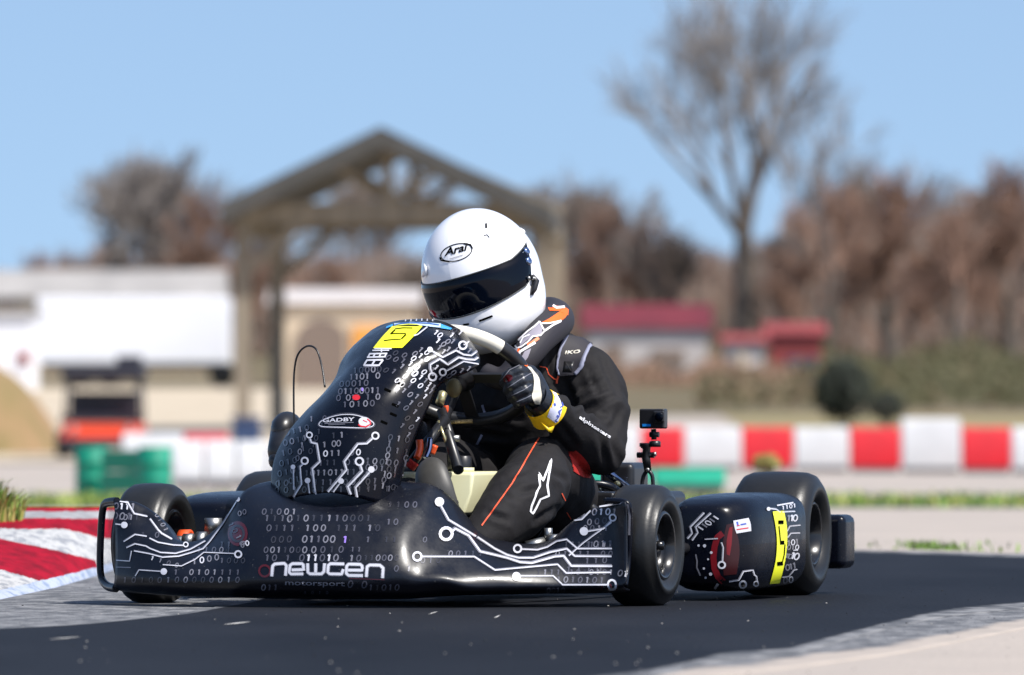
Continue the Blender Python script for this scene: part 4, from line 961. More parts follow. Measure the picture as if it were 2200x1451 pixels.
# circuit traces on the shoulder
mk.trace([z7(*p) for p in ((1200,570),(1390,680),(1600,575),(1720,640),(1840,655),(1940,585))], [(*z7(1200,570), 'd', 6)], 5)
mk.trace([z7(*p) for p in ((1235,960),(1195,860),(1195,790),(1345,705),(1470,790),(1640,680),(1760,710),(1890,720),(1975,665))], [(*z7(1230,985), 'o', 8)], 6)
mk.trace([z7(*p) for p in ((1420,905),(1720,745),(1955,790))], [(*z7(1395,910), 'o', 7)], 4); mk.trace([z7(*p) for p in ((1720,490),(1780,460),(1860,375))], [(*z7(1710,500), 'o', 8)], 4)
# long oval badge
ov = [(686 + 0, 912), (692, 905), (708, 898), (733, 892), (760, 892), (786, 899), (800, 907), (803, 913), (796, 918), (775, 920), (740, 919), (700, 918), (689, 916)]
mk.line(crpath([V2(p) for p in ov], 3, True), 1.8, 1, 1, 4, True); mk.line(crpath([V2((744 + (p[0] - 744) * 1.04, 907 + (p[1] - 907) * 1.18)) for p in ov], 3, True), 1.2, 3, 1, 4, True)
mk.text('GADBY', (694, 908.5), (12, -.6), (1, -11), 1, 2, width=68, bold=.02); mk.line([(698,911),(760,908.5)], 1.6, 2, 2); mk.line([(706,914),(742,912)], 1.2, 2, 2)
mk.disc((784,908), 11, 1, 2, 1.25, .3, rings=2); mk.line([(770,913),(776,917),(786,918),(796,912),(795,906),(789,901)], 3, 10, 3); mk.line([(780,904),(789,908)], 2, 10, 3)
mk.disc((766,855), 6, 10, 2, 1.4); mk.disc((779,838), 4, 11, 2, .6)
# binary rows
rn = random.Random(5)
def prow(p0, p1, n, size, wts, lean=.1, skip=.15):
    a = V2(p0); c = V2(p1); d = (c - a).normalized()
    for i in range(n):
        if rn.random() < skip: continue
        q = a.lerp(c, i / max(1, n - 1)); mk.digits(rn.choice('01'), q, q + d, size, rn.choice(wts), 1, lean)
for y, x0, x1, n, wt in [(797,764,815,5,[4,3,3,2]),(811,756,812,6,[2,3,1]),(826,735,800,6,[4,3]),(842,732,812,8,[2,3,3]),(856,728,812,9,[2,3]),(870,742,800,5,[3,2]),(938,700,735,3,[4,2]),(956,698,728,4,[2,2,1]),(975,700,770,6,[2,3,1]),(995,690,790,8,[4,4,3]),(1017,660,760,9,[3,2,4]),(1038,600,790,13,[4,3,3]),(1053,596,850,14,[4,4,3])]:
    prow((x0, y), (x1, y - 3), n, 12, wt)
for k in range(6): prow((598 + k * 4, 1040 - k * 22), (640 + k * 4, 1030 - k * 22), 4, 12, [3, 4, 2])
for k in range(7): prow((640 + k * 5, 985 - k * 14), (662 + k * 6, 984 - k * 14), 2, 11, [3, 4, 2])
for k in range(5): prow((790, 990 + k * 14), (835, 994 + k * 14), 4, 12, [3, 3, 2, 4])
for k in range(9):
    prow((838 - k * 2, 940 + k * 13), (874 - k * 1, 945 + k * 13), 3, 12, [3, 4, 2])
fig = [(965,630,0,2),(945,705,0,1),(895,790,1,1),(990,835,0,5),(865,890,1,1),(960,940,0,5),(1105,915,0,1),(1055,1000,1,1),(935,1050,0,1),(1130,1050,1,2),(1045,1130,0,1),(1190,1110,1,1),(1140,1190,1,1),(885,1270,0,2),(990,1300,1,2),(1055,665,1,1),(1155,610,0,1),(1150,715,0,1),(1055,750,1,2),(1060,570,1,2),(1415,480,0,2),(1480,440,0,2),(1350,540,1,2),(1415,600,1,2),(1490,560,1,2),(1255,670,1,2),(1300,840,1,1),(1680,300,1,1),(1545,340,1,1),(1585,262,0,3),(1330,430,1,1),(1250,770,1,2),(1820,580,1,2),(1560,440,1,2),(1570,920,0,2),(1700,890,1,2),(1810,860,1,2),(1500,970,0,3),(1370,1000,1,2),(1290,1000,1,3),(1250,1150,1,2),(1210,1220,1,2),(790,1210,1,2),(810,985,0,2),(690,1050,0,1),(660,620,0,4),(800,655,0,3),(665,720,0,3),(550,690,0,3),(780,745,1,3),(765,830,1,2),(635,910,1,3),(510,890,0,4),(1360,340,0,1),(1300,300,1,1),(880,1130,1,3),(760,1120,0,3),(1120,1300,1,1),(690,1210,1,3),(900,1400,1,2),(1040,1420,0,3),(820,1480,0,3),(960,1540,1,2),(700,1420,1,3),(1000,1660,1,1),(840,1640,0,4),(900,1780,0,3),(760,1760,1,3),(860,1900,1,2),(1240,880,1,2),(1640,560,0,2)]
for (cx, cy, ch, b_) in fig:
    q = z7(cx, cy); mk.digits(str(ch), q, (q[0] + 1, q[1] + .45), 12.5 if b_ == 5 else 11, {5: 1, 1: 1, 2: 2, 3: 3, 4: 4}[b_], 1, .35, .30 if b_ == 5 else .2)
for (x, y) in ((826,836),(842,868),(838,888),(852,822),(818,905)): mk.line([(x, y), (x + 14, y + 6)], 5, 6, 1)
pan.build('front_panel', [M['black_gloss'], M['white_print'], M['grey_print'], M['dim_print'], M['faint_print'], M['yellow_print'], M['ink'], M['blue_print'], M['pale_blue'], M['blue_plastic'], M['bright_red'], M['violet_print']], kart)

# wheels
def wheel(c, ax, R_, wd, name, rr=.066, back=False):
    "tyre and dished rim; ax points outwards"
    h = wd / 2; b = MB(); n = 56
    prof_ = [(-h * .62, rr + .002), (-h * .80, rr + .008), (-h * .97, rr + .024), (-h, rr + .04), (-h * .96, R_ - .024), (-h * .84, R_ - .0085), (-h * .66, R_ - .002), (-h * .35, R_), (0, R_ + .0004), (h * .35, R_), (h * .66, R_ - .002), (h * .84, R_ - .0085), (h * .96, R_ - .024), (h, rr + .04), (h * .97, rr + .024), (h * .80, rr + .008), (h * .62, rr + .002)]
    b.lathe(c, ax, prof_, n)
    tyre_b = b; b = MB()
    b.lathe(c, ax, [(h * .80, rr + .009), (h * .86, rr + .004), (h * .83, rr - .003), (h * .5, rr - .005), (h * .25, rr - .012), (h * .12, .035), (h * .12, .03), (h * .2, .028), (h * .55, .026), (h * .56, .012), (h * .56, .001)], 40)
    b.lathe(c, ax, [(-h * .80, rr + .009), (-h * .86, rr + .004), (-h * .83, rr - .003), (-h * .2, rr - .008), (h * .0, .035), (-h * .3, .02), (-h * .3, .001)], 40)
    x = ax.orthogonal().normalized(); y = ax.cross(x)
    we = b.build(name, M['rim'], kart); tyre_b.build('tyre', M['rubber'], we)
    b = MB(); b.lathe(c + ax * h * .56, ax, [(0, .011), (.012, .010), (.013, .001)], 10); b.build('hub_nut', M['rim'], we)
    for k in range(3):
        t = k * 2.094 + .4; q = c + ax * h * .14 + (x * math.cos(t) + y * math.sin(t)) * .043
        b = MB(); b.lathe(q, ax, [(0, .006), (h * .12, .006), (h * .12, .001)], 8); b.build('wheel_bolt', M['steel'], we)
    return we
STE = R(2.5)
LS = Vector((math.cos(PSI + STE), -math.sin(PSI + STE), 0))
wf = []
cFL = K(.549, 0, .130); cFR = K(-.549, 0, .130); cRL = K(.588, -1.04, .140); cRR = K(-.588, -1.04, .140)
w1 = wheel(cFL, LS, .130, .118, 'front_wheel'); w2 = wheel(cFR, -LS, .130, .118, 'front_wheel')
w3 = wheel(cRL, LV, .1395, .185, 'rear_wheel'); w4 = wheel(cRR, -LV, .1395, .185, 'rear_wheel')
b = MB(); src = MB(); x = LS.orthogonal(); src.lathe(cFL, LS, [(.059 * .97, .09), (.059, .106)], 40)
mkx = Marks(src, .001); k0 = len(src.v); f0 = len(src.f)
mkx.patch([(1421,1207),(1419,1228),(1423,1245)], [(1429,1212),(1431,1232),(1427,1246)], 0, 0, 3, 2)
b.v = src.v; b.f = src.f[f0:]; b.m = src.m[f0:]; b.sm = src.sm[f0:]
M['tan'] = mat('tan_label', (.6, .45, .3), .5); b.build('valve_label', M['tan'], w1)
# stub axle spindles, orange kingpin washers
for sgn, c in ((1, cFL), (-1, cFR)):
    b = MB(); b.tube([c - LV * sgn * .02, c - LV * sgn * .13], .0125, 12); b.build('stub_axle', M['steel'], kart)
    b = MB(); a = c - LV * sgn * .135; b.lathe(a - UV * .055, UV, [(0, .001), (0, .019), (.03, .019), (.032, .013), (.08, .013), (.082, .019), (.11, .019), (.11, .001)], 18); b.build('kingpin', M['steel'], kart)
    b = MB(); b.lathe(c - LV * sgn * .072, LV, [(-.012, .02), (-.012, .03), (.012, .03), (.012, .02)], 20, closed=True); b.build('hub_spacer', M['orange_plastic'], kart)
    b = MB(); b.tube([a - FV * .05 - UV * .02, K(sgn * .08, -.02, .12)], .007, 8); b.build('tie_rod', M['steel'], kart)
b = MB(); b.tube([cRL - LV * .08, cRR + LV * .08], .02, 16); b.build('rear_axle', M['steel'], kart)
b = MB(); b.tube([P(372,1163,.06), P(405,1163,.05)], .012, 14); b.lathe(P(395,1163,.05), LV, [(0, .001), (0, .017), (.022, .017), (.022, .001)], 14); b.lathe(P(424,1163,.05), LV, [(0, .001), (0, .021), (.02, .021), (.02, .001)], 14); b.build('steering_joint', M['steel'], kart)

# frame rails
fr = MB()
for sgn in (-1, 1):
    fr.tube(crpath([K(sgn * .12, .14, .06), K(sgn * .20, .02, .055), K(sgn * .26, -.2, .05), K(sgn * .30, -.6, .05), K(sgn * .31, -1.15, .07)], 4), .015, 12)
    fr.tube([K(sgn * .12, .08, .06), K(sgn * .41, .0, .085)], .014, 10)
    fr.tube(crpath([K(sgn * .28, -.22, .06), K(sgn * .5, -.25, .10), K(sgn * .53, -.5, .12), K(sgn * .5, -.82, .10), K(sgn * .30, -.86, .06)], 4), .012, 10)
fr.tube([K(-.30, -.95, .07), K(.30, -.95, .07)], .015, 10); fr.tube([K(-.28, -.35, .05), K(.28, -.35, .05)], .014, 10)
fr.tube(crpath([K(-.12, .14, .06), K(-.1, .3, .06), K(.1, .3, .06), K(.12, .14, .06)], 4), .01, 10)
fr.build('frame', M['dark_plastic'], kart)
b = MB(); b.grid([[K(l, f, .045) for l in (-.2, -.1, 0, .1, .2)] for f in (.15, 0, -.15, -.3)], 0, .003); b.build('floor_tray', M['dark_plastic'], kart)

# side pods
def sidepod(sgn, name='side_pod'):
    rows = []
    secs = [(-.415, .53, .58, .08, .165), (-.42, .505, .62, .048, .203), (-.445, .492, .645, .032, .218), (-.50, .485, .668, .022, .229), (-.60, .485, .68, .021, .234), (-.76, .49, .688, .025, .236), (-.85, .495, .69, .028, .234), (-.875, .50, .685, .04, .226), (-.88, .53, .65, .08, .18)]
    for (f, l0, l1, u0, u1) in secs:
        r = []; n = 28; cl, cu = (l0 + l1) / 2, (u0 + u1) / 2; a, c_ = (l1 - l0) / 2, (u1 - u0) / 2
        for k in range(n + 1):
            t = 2 * math.pi * k / n; ct, st = math.cos(t), math.sin(t); e_ = .46
            r.append(K(sgn * (cl + a * abs(ct) ** e_ * (1 if ct > 0 else -1)), f, cu + c_ * abs(st) ** e_ * (1 if st > 0 else -1)))
        rows.append(r)
    mb = MB(); mb.grid(surf(rows, 1, 4))
    for r in (rows[0], rows[-1]): mb.add([sum(r, Vector()) / len(r)] + r, [(0, i + 1, i + 2) for i in range(len(r) - 1)])
    return mb
M['deep_red'] = mat('red_swoosh', (.17, .005, .010), .3)
pod = sidepod(1); mk = Marks(pod)
z4 = lambda cx, cy: (1470 + cx / 6.596, 1070 + cy / 6.596)
mk.patch([z4(1245,195), z4(1285,400), z4(1305,620), z4(1285,900), z4(1205,1215)], [z4(1405,185), z4(1445,400), z4(1450,620), z4(1420,900), z4(1345,1205)], 1, 2, 6, 4)
for (a, b_) in (((1320,345),(1395,345)), ((1345,635),(1405,632)), ((1305,935),(1385,925))): mk.line([z4(*a), z4(*b_)], 8, 2, 4, 2)
mk.line([z4(1330,400), z4(1350,600), z4(1352,625)], 2.2, 2, 4); mk.line([z4(1415,660), z4(1405,800), z4(1375,925)], 2.2, 2, 4)
mk.patch([z4(690,325), z4(710,430), z4(735,505)], [z4(905,285), z4(935,370), z4(942,470)], 3, 2, 5, 2)
mk.line([z4(735,370), z4(760,365)], 9, 8, 3); mk.line([z4(790,380), z4(870,365)], 3.0, 8, 3); mk.line([z4(735,450), z4(900,425)], 2.4, 7, 3); mk.line([z4(738,395), z4(778,388)], 1.6, 7, 4)
# red swoosh, white pin, outline figure
mk.line([z4(*p) for p in ((545,500),(470,560),(430,700),(415,850),(430,1000),(480,1120),(560,1190))], 13, 9, 0)
mk.patch([z4(600,380), z4(560,560), z4(540,800), z4(560,1100)], [z4(690,360), z4(760,560), z4(780,800), z4(740,1080)], 6, 0, 8, 4)
mk.patch([z4(640,420), z4(600,600), z4(600,800)], [z4(680,410), z4(670,640), z4(640,820)], 9, 1, 5, 3)
mk.line([z4(*p) for p in ((735,560),(730,800))], 6, 6, 0)
mk.trace([z4(*p) for p in ((525,630),(550,700),(545,800),(540,900))], [(*z4(532,950), 'o', 7)], 4, (3, 4)); mk.trace([z4(*p) for p in ((630,1180),(765,1160),(830,1040),(965,1020),(985,1090),(1015,1110),(1025,1190))], [(*z4(1010,1210), 'o', 5), (*z4(825,1220), 'o', 7)], 4, (3, 4))
mk.line([z4(430,1280), z4(480,1210)], 5, 3, 2); mk.trace([z4(290,585), z4(475,575)], None, 3, (3, 4))
mk.trace([z4(*p) for p in ((45,575),(110,500),(85,410),(280,210))], None, 5, (3, 4)); mk.trace([z4(*p) for p in ((110,600),(190,490),(160,410),(375,215))], None, 5, (3, 4))
mk.digits('11011', z4(235,430), z4(450,280), 12, [3, 4, 3, 4], lean=-.4); mk.line([z4(165,800), z4(185,900), z4(180,985), z4(230,1100)], 3, 4, 1)
for (x, y, r_) in ((290,680,3.5),(205,675,2.5),(385,775,3),(280,1000,2.5),(305,1130,2.5),(375,1080,3.5),(340,870,2)): mk.disc(z4(x, y), r_, 3, 1)
mk.trace([z4(*p) for p in ((1175,150),(1290,160),(1350,200),(1560,190))], [(*z4(1185,160), 'd', 4)], 4, (3, 4)); mk.line([z4(1310,110), z4(1540,70)], 3, 3, 1); mk.digits('1101', z4(1400,140), z4(1560,110), 8, 3)
mk.digits('110', z4(1480,290), z4(1570,285), 13, [4, 3, 3]); mk.trace([z4(*p) for p in ((1450,470),(1485,400),(1635,385))], None, 3, (3, 4)); mk.trace([z4(*p) for p in ((1455,560),(1500,500),(1630,495))], None, 3, (3, 4))
mk.digits('101', z4(1480,640), z4(1595,620), 11, [4, 3]); mk.digits('010', z4(1480,700), z4(1595,700), 10, [4, 4, 3]); mk.line([z4(1540,742), z4(1605,740)], 2, 3, 1); mk.digits('10', z4(1540,820), z4(1590,830), 14, 3); mk.digits('110', z4(1450,820), z4(1500,830), 10, 4)
mk.digits('011', z4(1460,985), z4(1560,960), 12, [4, 4]); mk.trace([z4(*p) for p in ((1380,1120),(1470,1110),(1545,1020),(1590,1010))], None, 3, (3, 4)); mk.digits('00', z4(1430,1165), z4(1510,1155), 12, [4, 3])
pod.build('side_pod', [M['black_gloss'], M['yellow_print'], M['ink'], M['white_print'], M['grey_print'], M['red_print'], M['murk_red'], M['bright_red'], M['band_blue'], M['deep_red']], kart)
sidepod(-1).build('side_pod', M['black_gloss'], kart)

# rear bumper
b = MB()
for sgn in (-1, 1):
    c = K(sgn * .640, -1.235, .120); b.box(c, (.125, .11, .122), (LV, FV, UV))
b.box(K(0, -1.245, .12), (1.16, .07, .08), (LV, FV, UV)); b.build('rear_bumper', M['black_gloss'], kart, bevel=.018)
# seat, struts, engine, airbox
seat = MB(); rows = []
for i in range(9):
    t = i / 8
    r = []
    for j in range(9):
        a = (j / 8 - .5) * 2
        f = -.52 - .30 * t - (.06 * t); u = .09 + .34 * t ** 1.7; hw = .19 + .02 * math.sin(t * 3.1)
        r.append(K(.03 + a * hw, f + .10 * abs(a) ** 3 * (1 if t > .2 else .4), u + .12 * abs(a) ** 3 * (1 - t * .4)))
    rows.append(r)
seat.grid(surf(rows, 2, 2), 0, .006); seat.build('seat', M['black_gloss'], kart)
b = MB(); b.tube([P(1268,988,-.80), P(1362,1058,-.92)], .0095, 12); b.build('seat_strut', M['chrome_blue'], kart)
b = MB(); b.lathe(P(1327,1040,-.86), FV, [(0, .001), (0, .007), (.012, .007), (.012, .001)], 8); b.build('strut_bolt', M['brass'], kart)
b = MB(); b.tube(crpath([P(1222,1050,-.72), P(1275,1040,-.74), P(1312,1046,-.76), P(1330,1060,-.78)], 5), .009, 10); b.build('side_bar', M['black_gloss'], kart)
b = MB(); b.box(P(1285,1090,-.72), (.12, .16, .07), (LV, FV, UV)); b.build('chain_guard', M['dark_plastic'], kart, bevel=.01)
b = MB(); b.tube([P(1246,1040,-.62), P(1262,1085,-.6), P(1292,1110,-.6)], .012, 12); b.build('brake_hose', M['dark_plastic'], kart)
b = MB(); b.box(P(1500,1103,-.9), (.30, .05, .03), (LV, FV, UV)); b.build('rear_rail', M['black_gloss'], kart, bevel=.006)
b = MB(); b.box(K(.30, -1.0, .17), (.11, .2, .13), (LV, FV, UV)); b.box(K(.24, -.98, .26), (.08, .14, .08), (LV, FV, UV)); b.build('chain_cover', M['dark_plastic'], kart, bevel=.015)
eng = MB(); eng.box(K(-.37, -.62, .16), (.20, .26, .18), (LV, FV, UV))
for k in range(7): eng.box(K(-.37, -.60, .265 + k * .014), (.15, .16, .006), (LV, FV, UV))
eng.build('engine', M['dark_plastic'], kart, bevel=.008)
ab = MB(); c1 = P(617,925,-.42); c2 = P(605,972,-.36); ab.sphere(c1, .042, 14, ax=(LV, FV, UV), sc=(.8, 1.4, 1)); ab.tube([c1 + UV * .01, c2, P(596,990,-.34)], [.035, .032, .02], 16); ab.sphere(P(596,990,-.34), .02, 10)
ab.build('airbox', M['dark_plastic'], kart)
b = MB(); b.tube(crpath([P(632,925,-.30), P(631,860,-.30), P(632,800,-.30), P(640,762,-.29), P(660,744,-.28), P(680,752,-.27), P(692,790,-.26), P(698,832,-.24)], 6), .0022, 8); b.build('throttle_cable', M['dark_plastic'], kart)
# fuel tank, column, hub, wires
b = MB()
_x = [P(884,1112,-.02), P(1022,1112,-.06), P(1022,1112,-.06) - FV * .22, P(884,1112,-.02) - FV * .22]
mid = [P(856,1018,-.02), P(1018,1016,-.06), P(1028,1060,-.10)]
tk = [[P(862,1100,-.02), P(858,1040,-.02), P(857,1020,-.04), P(862,1012,-.08)], [P(900,1110,.0), P(900,1050,.0), P(900,1024,-.02), P(900,1012,-.06)], [P(960,1112,0), P(960,1060,0), P(960,1024,-.02), P(962,1012,-.06)], [P(996,1100,-.02), P(1004,1070,-.02), P(1006,1026,-.03), P(1003,1013,-.07)], [P(1006,1095,-.10), P(1024,1070,-.10), P(1026,1030,-.12), P(1018,1016,-.14)], [P(1004,1090,-.2), P(1024,1068,-.2), P(1026,1030,-.2), P(1018,1014,-.2)]]
q = [P(872,1108,-.03), P(996,1108,-.03), P(1004,1108,-.03) - FV * .2, P(872,1108,-.03) - FV * .2, P(856,1014,-.05), P(1018,1014,-.05), P(1022,1014,-.05) - FV * .2, P(856,1014,-.05) - FV * .2, P(1012,1060,-.035), P(1012,1060,-.035) - FV * .22]
b.add(q, [(0, 1, 8, 5, 4), (1, 2, 9, 8), (8, 9, 6, 5), (4, 5, 6, 7), (0, 4, 7, 3), (2, 3, 7, 6, 9), (0, 3, 2, 1)], 0, False)
tank = b.build('fuel_tank', M['tank'], kart, bevel=.009)
b = MB(); cc = P(993,1008,-.12); b.lathe(cc, UV, [(-.006, .001), (-.006, .026), (.003, .026), (.003, .001)], 24); b.build('tank_neck', M['tank'], tank)
b = MB(); b.lathe(cc + UV * .003, UV, [(0, .021), (.024, .021), (.026, .018), (.026, .001)], 20); b.build('tank_cap', M['dark_plastic'], tank)
# steering
SC = P(988, 812, -.25); e1 = LV; e2 = (UV * .66 + FV * .75).normalized(); nn = e1.cross(e2)
def rimp(t, r=.15): return SC + e1 * r * math.cos(t) + e2 * r * math.sin(t)
b = MB(); N = 96; ts = [2 * math.pi * k / N for k in range(N)]; n = 14; vs = []
def wr(t):
    s = math.sin(t); return .150 - (.02 * max(0, -s - .55))
for t in ts:
    p = rimp(t, wr(t)); rd = (e1 * math.cos(t) + e2 * math.sin(t))
    for k in range(n):
        a = 2 * math.pi * k / n; vs.append(p + rd * .016 * math.cos(a) + nn * .0165 * math.sin(a))
fs = []; ms = []
for i in range(N):
    for k in range(n): fs.append((i * n + k, i * n + (k + 1) % n, ((i + 1) % N) * n + (k + 1) % n, ((i + 1) % N) * n + k)); ms.append(1 if R(38) < ts[i] < R(142) else 0)
b.add(vs, fs); b.m = ms
sw = b.build('steering_wheel', [M['dark_plastic'], M['cream']], kart)
for t in (R(0), R(180), R(270)):
    b = MB(); b.beam(SC + (rimp(t) - SC) * .12, SC + (rimp(t) - SC) * .92, .028, .006, up=nn); b.build('spoke', M['dark_plastic'], sw)
b = MB(); b.lathe(SC, -nn if nn.dot(FV) < 0 else nn, [(-.02, .001), (-.02, .035), (.01, .035), (.015, .02), (.03, .018), (.03, .001)], 20); b.build('wheel_hub', M['dark_plastic'], sw)
b = MB(); b.tube([SC, P(952,905,-.16), P(985,1010,.0) ], [.014, .012, .012], 12); b.tube([P(948,880,-.13), P(968,940,-.12), P(972,1010,-.1)], .011, 10); b.tube([P(880,1000,-.02), P(958,900,-.12)], .012, 10); b.build('steering_column', M['dark_plastic'], kart)
b = MB(); ax = (P(955,835,-.14) - P(944,868,-.12)).normalized(); b.lathe(P(944,868,-.12), ax, [(0, .001), (0, .0095), (.028, .0095), (.03, .007), (.03, .001)], 18); b.build('brass_bush', M['brass'], kart)
b = MB(); b.sphere(P(975,834,-.18), .017, 12, sc=(1, .5, 1.25)); b.build('mounting_boss', mat('dull_brass', (.12, .1, .05), .5, metal=.5), kart)
M['gold_chain'] = mat('bronze_strip', (.3, .22, .1), .4, metal=.6, bump=.5, bscale=200)
b = MB(); b.tube([P(955,908,-.20), P(1015,905,-.22)], .0045, 8); b.build('chain_strip', M['gold_chain'], kart)
for pts, r_, mm, nm in [([(958,872,-.14),(958,882,-.14),(952,890,-.14),(953,900,-.14)], .006, 'orange_plastic', 'wire'), ([(901,945,-.03),(902,965,-.03),(896,985,-.02)], .008, 'orange_plastic', 'fuel_hose'), ([(935,957,-.05),(928,975,-.05)], .007, 'orange_plastic', 'wire'), ([(924,942,-.04),(922,965,-.03),(914,985,-.02)], .006, 'chrome_blue', 'brake_pipe'), ([(880,1005,-.02),(890,992,-.02)], .012, 'suit_red', 'fuel_hose')]:
    b = MB(); b.tube(crpath([P(*p) for p in pts], 4), r_, 10); b.build(nm, M[mm], kart)
b = MB(); b.lathe(P(968,942,-.12), LV, [(-.01, .001), (-.01, .007), (.02, .007), (.02, .001)], 10); b.build('column_bolt', M['steel'], kart)
b = MB(); b.tube([P(942,905,-.1), P(958,950,-.08)], .0035, 8); b.build('control_rod', M['brass'], kart)
b = MB(); b.tube([P(1130,1175,.02), P(1170,1165,.0)], .012, 12); b.lathe(P(1187,1160,.03), LV, [(-.01, .001), (-.01, .012), (.015, .012), (.015, .001)], 12); b.lathe(P(1178,1150,.0), UV, [(-.01, .001), (-.01, .009), (.015, .009), (.015, .001)], 12); b.build('steering_joint', M['steel'], kart)
b = MB(); b.lathe(P(978,1080,.02), FV, [(0, .001), (0, .008), (.01, .006), (.01, .001)], 10); b.build('tank_bolt', M['steel'], kart)

# ------------------------------------------------------------------ action camera on its clamp
fc = -.80
cb = P(1404, 900, fc)
ac = empty('action_camera', P(1389, 1050, fc), 'small black action camera on a jointed clamp arm behind the front tyre', 'camera')
b = MB(); b.box(cb, (.058, .032, .044), (LV, FV, UV)); b.build('camera_body', M['dark_plastic'], ac, bevel=.004)
b = MB(); ax = FV; b.box(P(1416, 896, fc + .02), (.026, .012, .026), (LV, FV, UV)); b.build('lens_block', M['dark_plastic'], ac, bevel=.004)
b = MB(); b.lathe(P(1416, 896, fc + .027), FV, [(0, .010), (.002, .009), (.001, .001)], 20); b.build('lens', M['visor'], ac)
b = MB(); b.box(P(1389, 914, fc + .0175), (.019, .002, .0055), (LV, FV, UV)); b.build('badge_strip', mat('blue_strip', (.01, .25, .75), .4), ac)
b = MB(); b.tube([P(1404,922,fc), P(1405,945,fc)], .006, 12); b.tube([P(1396,934,fc), P(1416,934,fc)], .006, 12); b.lathe(P(1407,955,fc), UV, [(-.006, .001), (-.006, .013), (.006, .013), (.008, .008), (.008, .001)], 16); b.build('swivel_joint', M['dark_plastic'], ac)
b = MB(); b.tube([P(1387,952,fc), P(1387,957,fc), P(1389,965,fc), P(1388,985,fc), P(1392,1012,fc)], [.014, .0145, .009, .010, .008], 14); b.tube([P(1369,978,fc), P(1406,978,fc)], .0065, 12); b.build('clamp_arm', M['dark_plastic'], ac)
b = MB(); b.tube(crpath([P(1392,1010,fc), P(1383,1022,fc), P(1379,1045,fc), P(1379,1075,fc)], 4), .0045, 10); b.tube(crpath([P(1392,1010,fc), P(1401,1022,fc), P(1403,1045,fc), P(1403,1075,fc)], 4), .0045, 10); b.build('clamp_jaw', M['dark_plastic'], ac)
b = MB(); b.lathe(P(1404,976,fc + .01), LV, [(0, .001), (0, .005), (.006, .005), (.006, .001)], 10); b.build('clamp_screw', M['steel'], ac)
b = MB(); b.lathe(P(1391,1010,fc + .009), FV, [(0, .005), (.003, .004), (.003, .001)], 10); b.build('clamp_screw', M['steel'], ac)
# ------------------------------------------------------------------ the driver
drv = empty('person', P(1140, 1150, -.7), 'driver in black racing suit and white full face helmet, gloved hands on the steering wheel', 'person')
sk = MB()
def cap(a, b, ra, rb): sk.capsule(P(*a), P(*b), ra, rb)
def chain(pts):
    for a, b_ in zip(pts, pts[1:]): sk.capsule(P(*a[:3]), P(*b_[:3]), a[3], b_[3])
chain([(1130,1130,-.78,.13),(1125,1040,-.74,.135),(1118,950,-.67,.14),(1110,870,-.61,.145),(1105,800,-.58,.115),(1095,740,-.53,.07)])
chain([(1040,1140,-.78,.12),(1040,950,-.67,.13),(1040,860,-.61,.13)])
chain([(1105,790,-.57,.095),(1190,788,-.60,.085),(1256,806,-.60,.068)]); chain([(1105,790,-.57,.095),(980,800,-.62,.08),(900,815,-.62,.068)])
# near arm
chain([(1256,808,-.60,.070),(1278,855,-.58,.071),(1288,905,-.545,.064),(1284,962,-.50,.058)])
chain([(1284,962,-.50,.058),(1250,940,-.43,.055),(1215,905,-.35,.044),(1183,876,-.29,.033)])
# far arm
chain([(900,815,-.62,.068),(850,880,-.58,.062),(815,940,-.50,.052)]); chain([(815,940,-.50,.052),(835,880,-.38,.044),(862,835,-.29,.032)])
# near leg
chain([(1205,1100,-.76,.10),(1190,1050,-.55,.09),(1154,1006,-.32,.067)])
chain([(1154,1006,-.32,.067),(1150,1040,-.22,.078),(1110,1085,-.08,.076),(1060,1130,.03,.058),(1020,1165,.08,.045)])
# far leg
chain([(1050,1110,-.76,.10),(1000,1040,-.5,.08),(960,1000,-.32,.066)]); chain([(960,1000,-.32,.066),(900,1060,-.12,.062),(850,1120,.06,.045)])
EL = P(1284,962,-.50); KN = P(1154,1006,-.32); AX = P(1220,960,-.5)
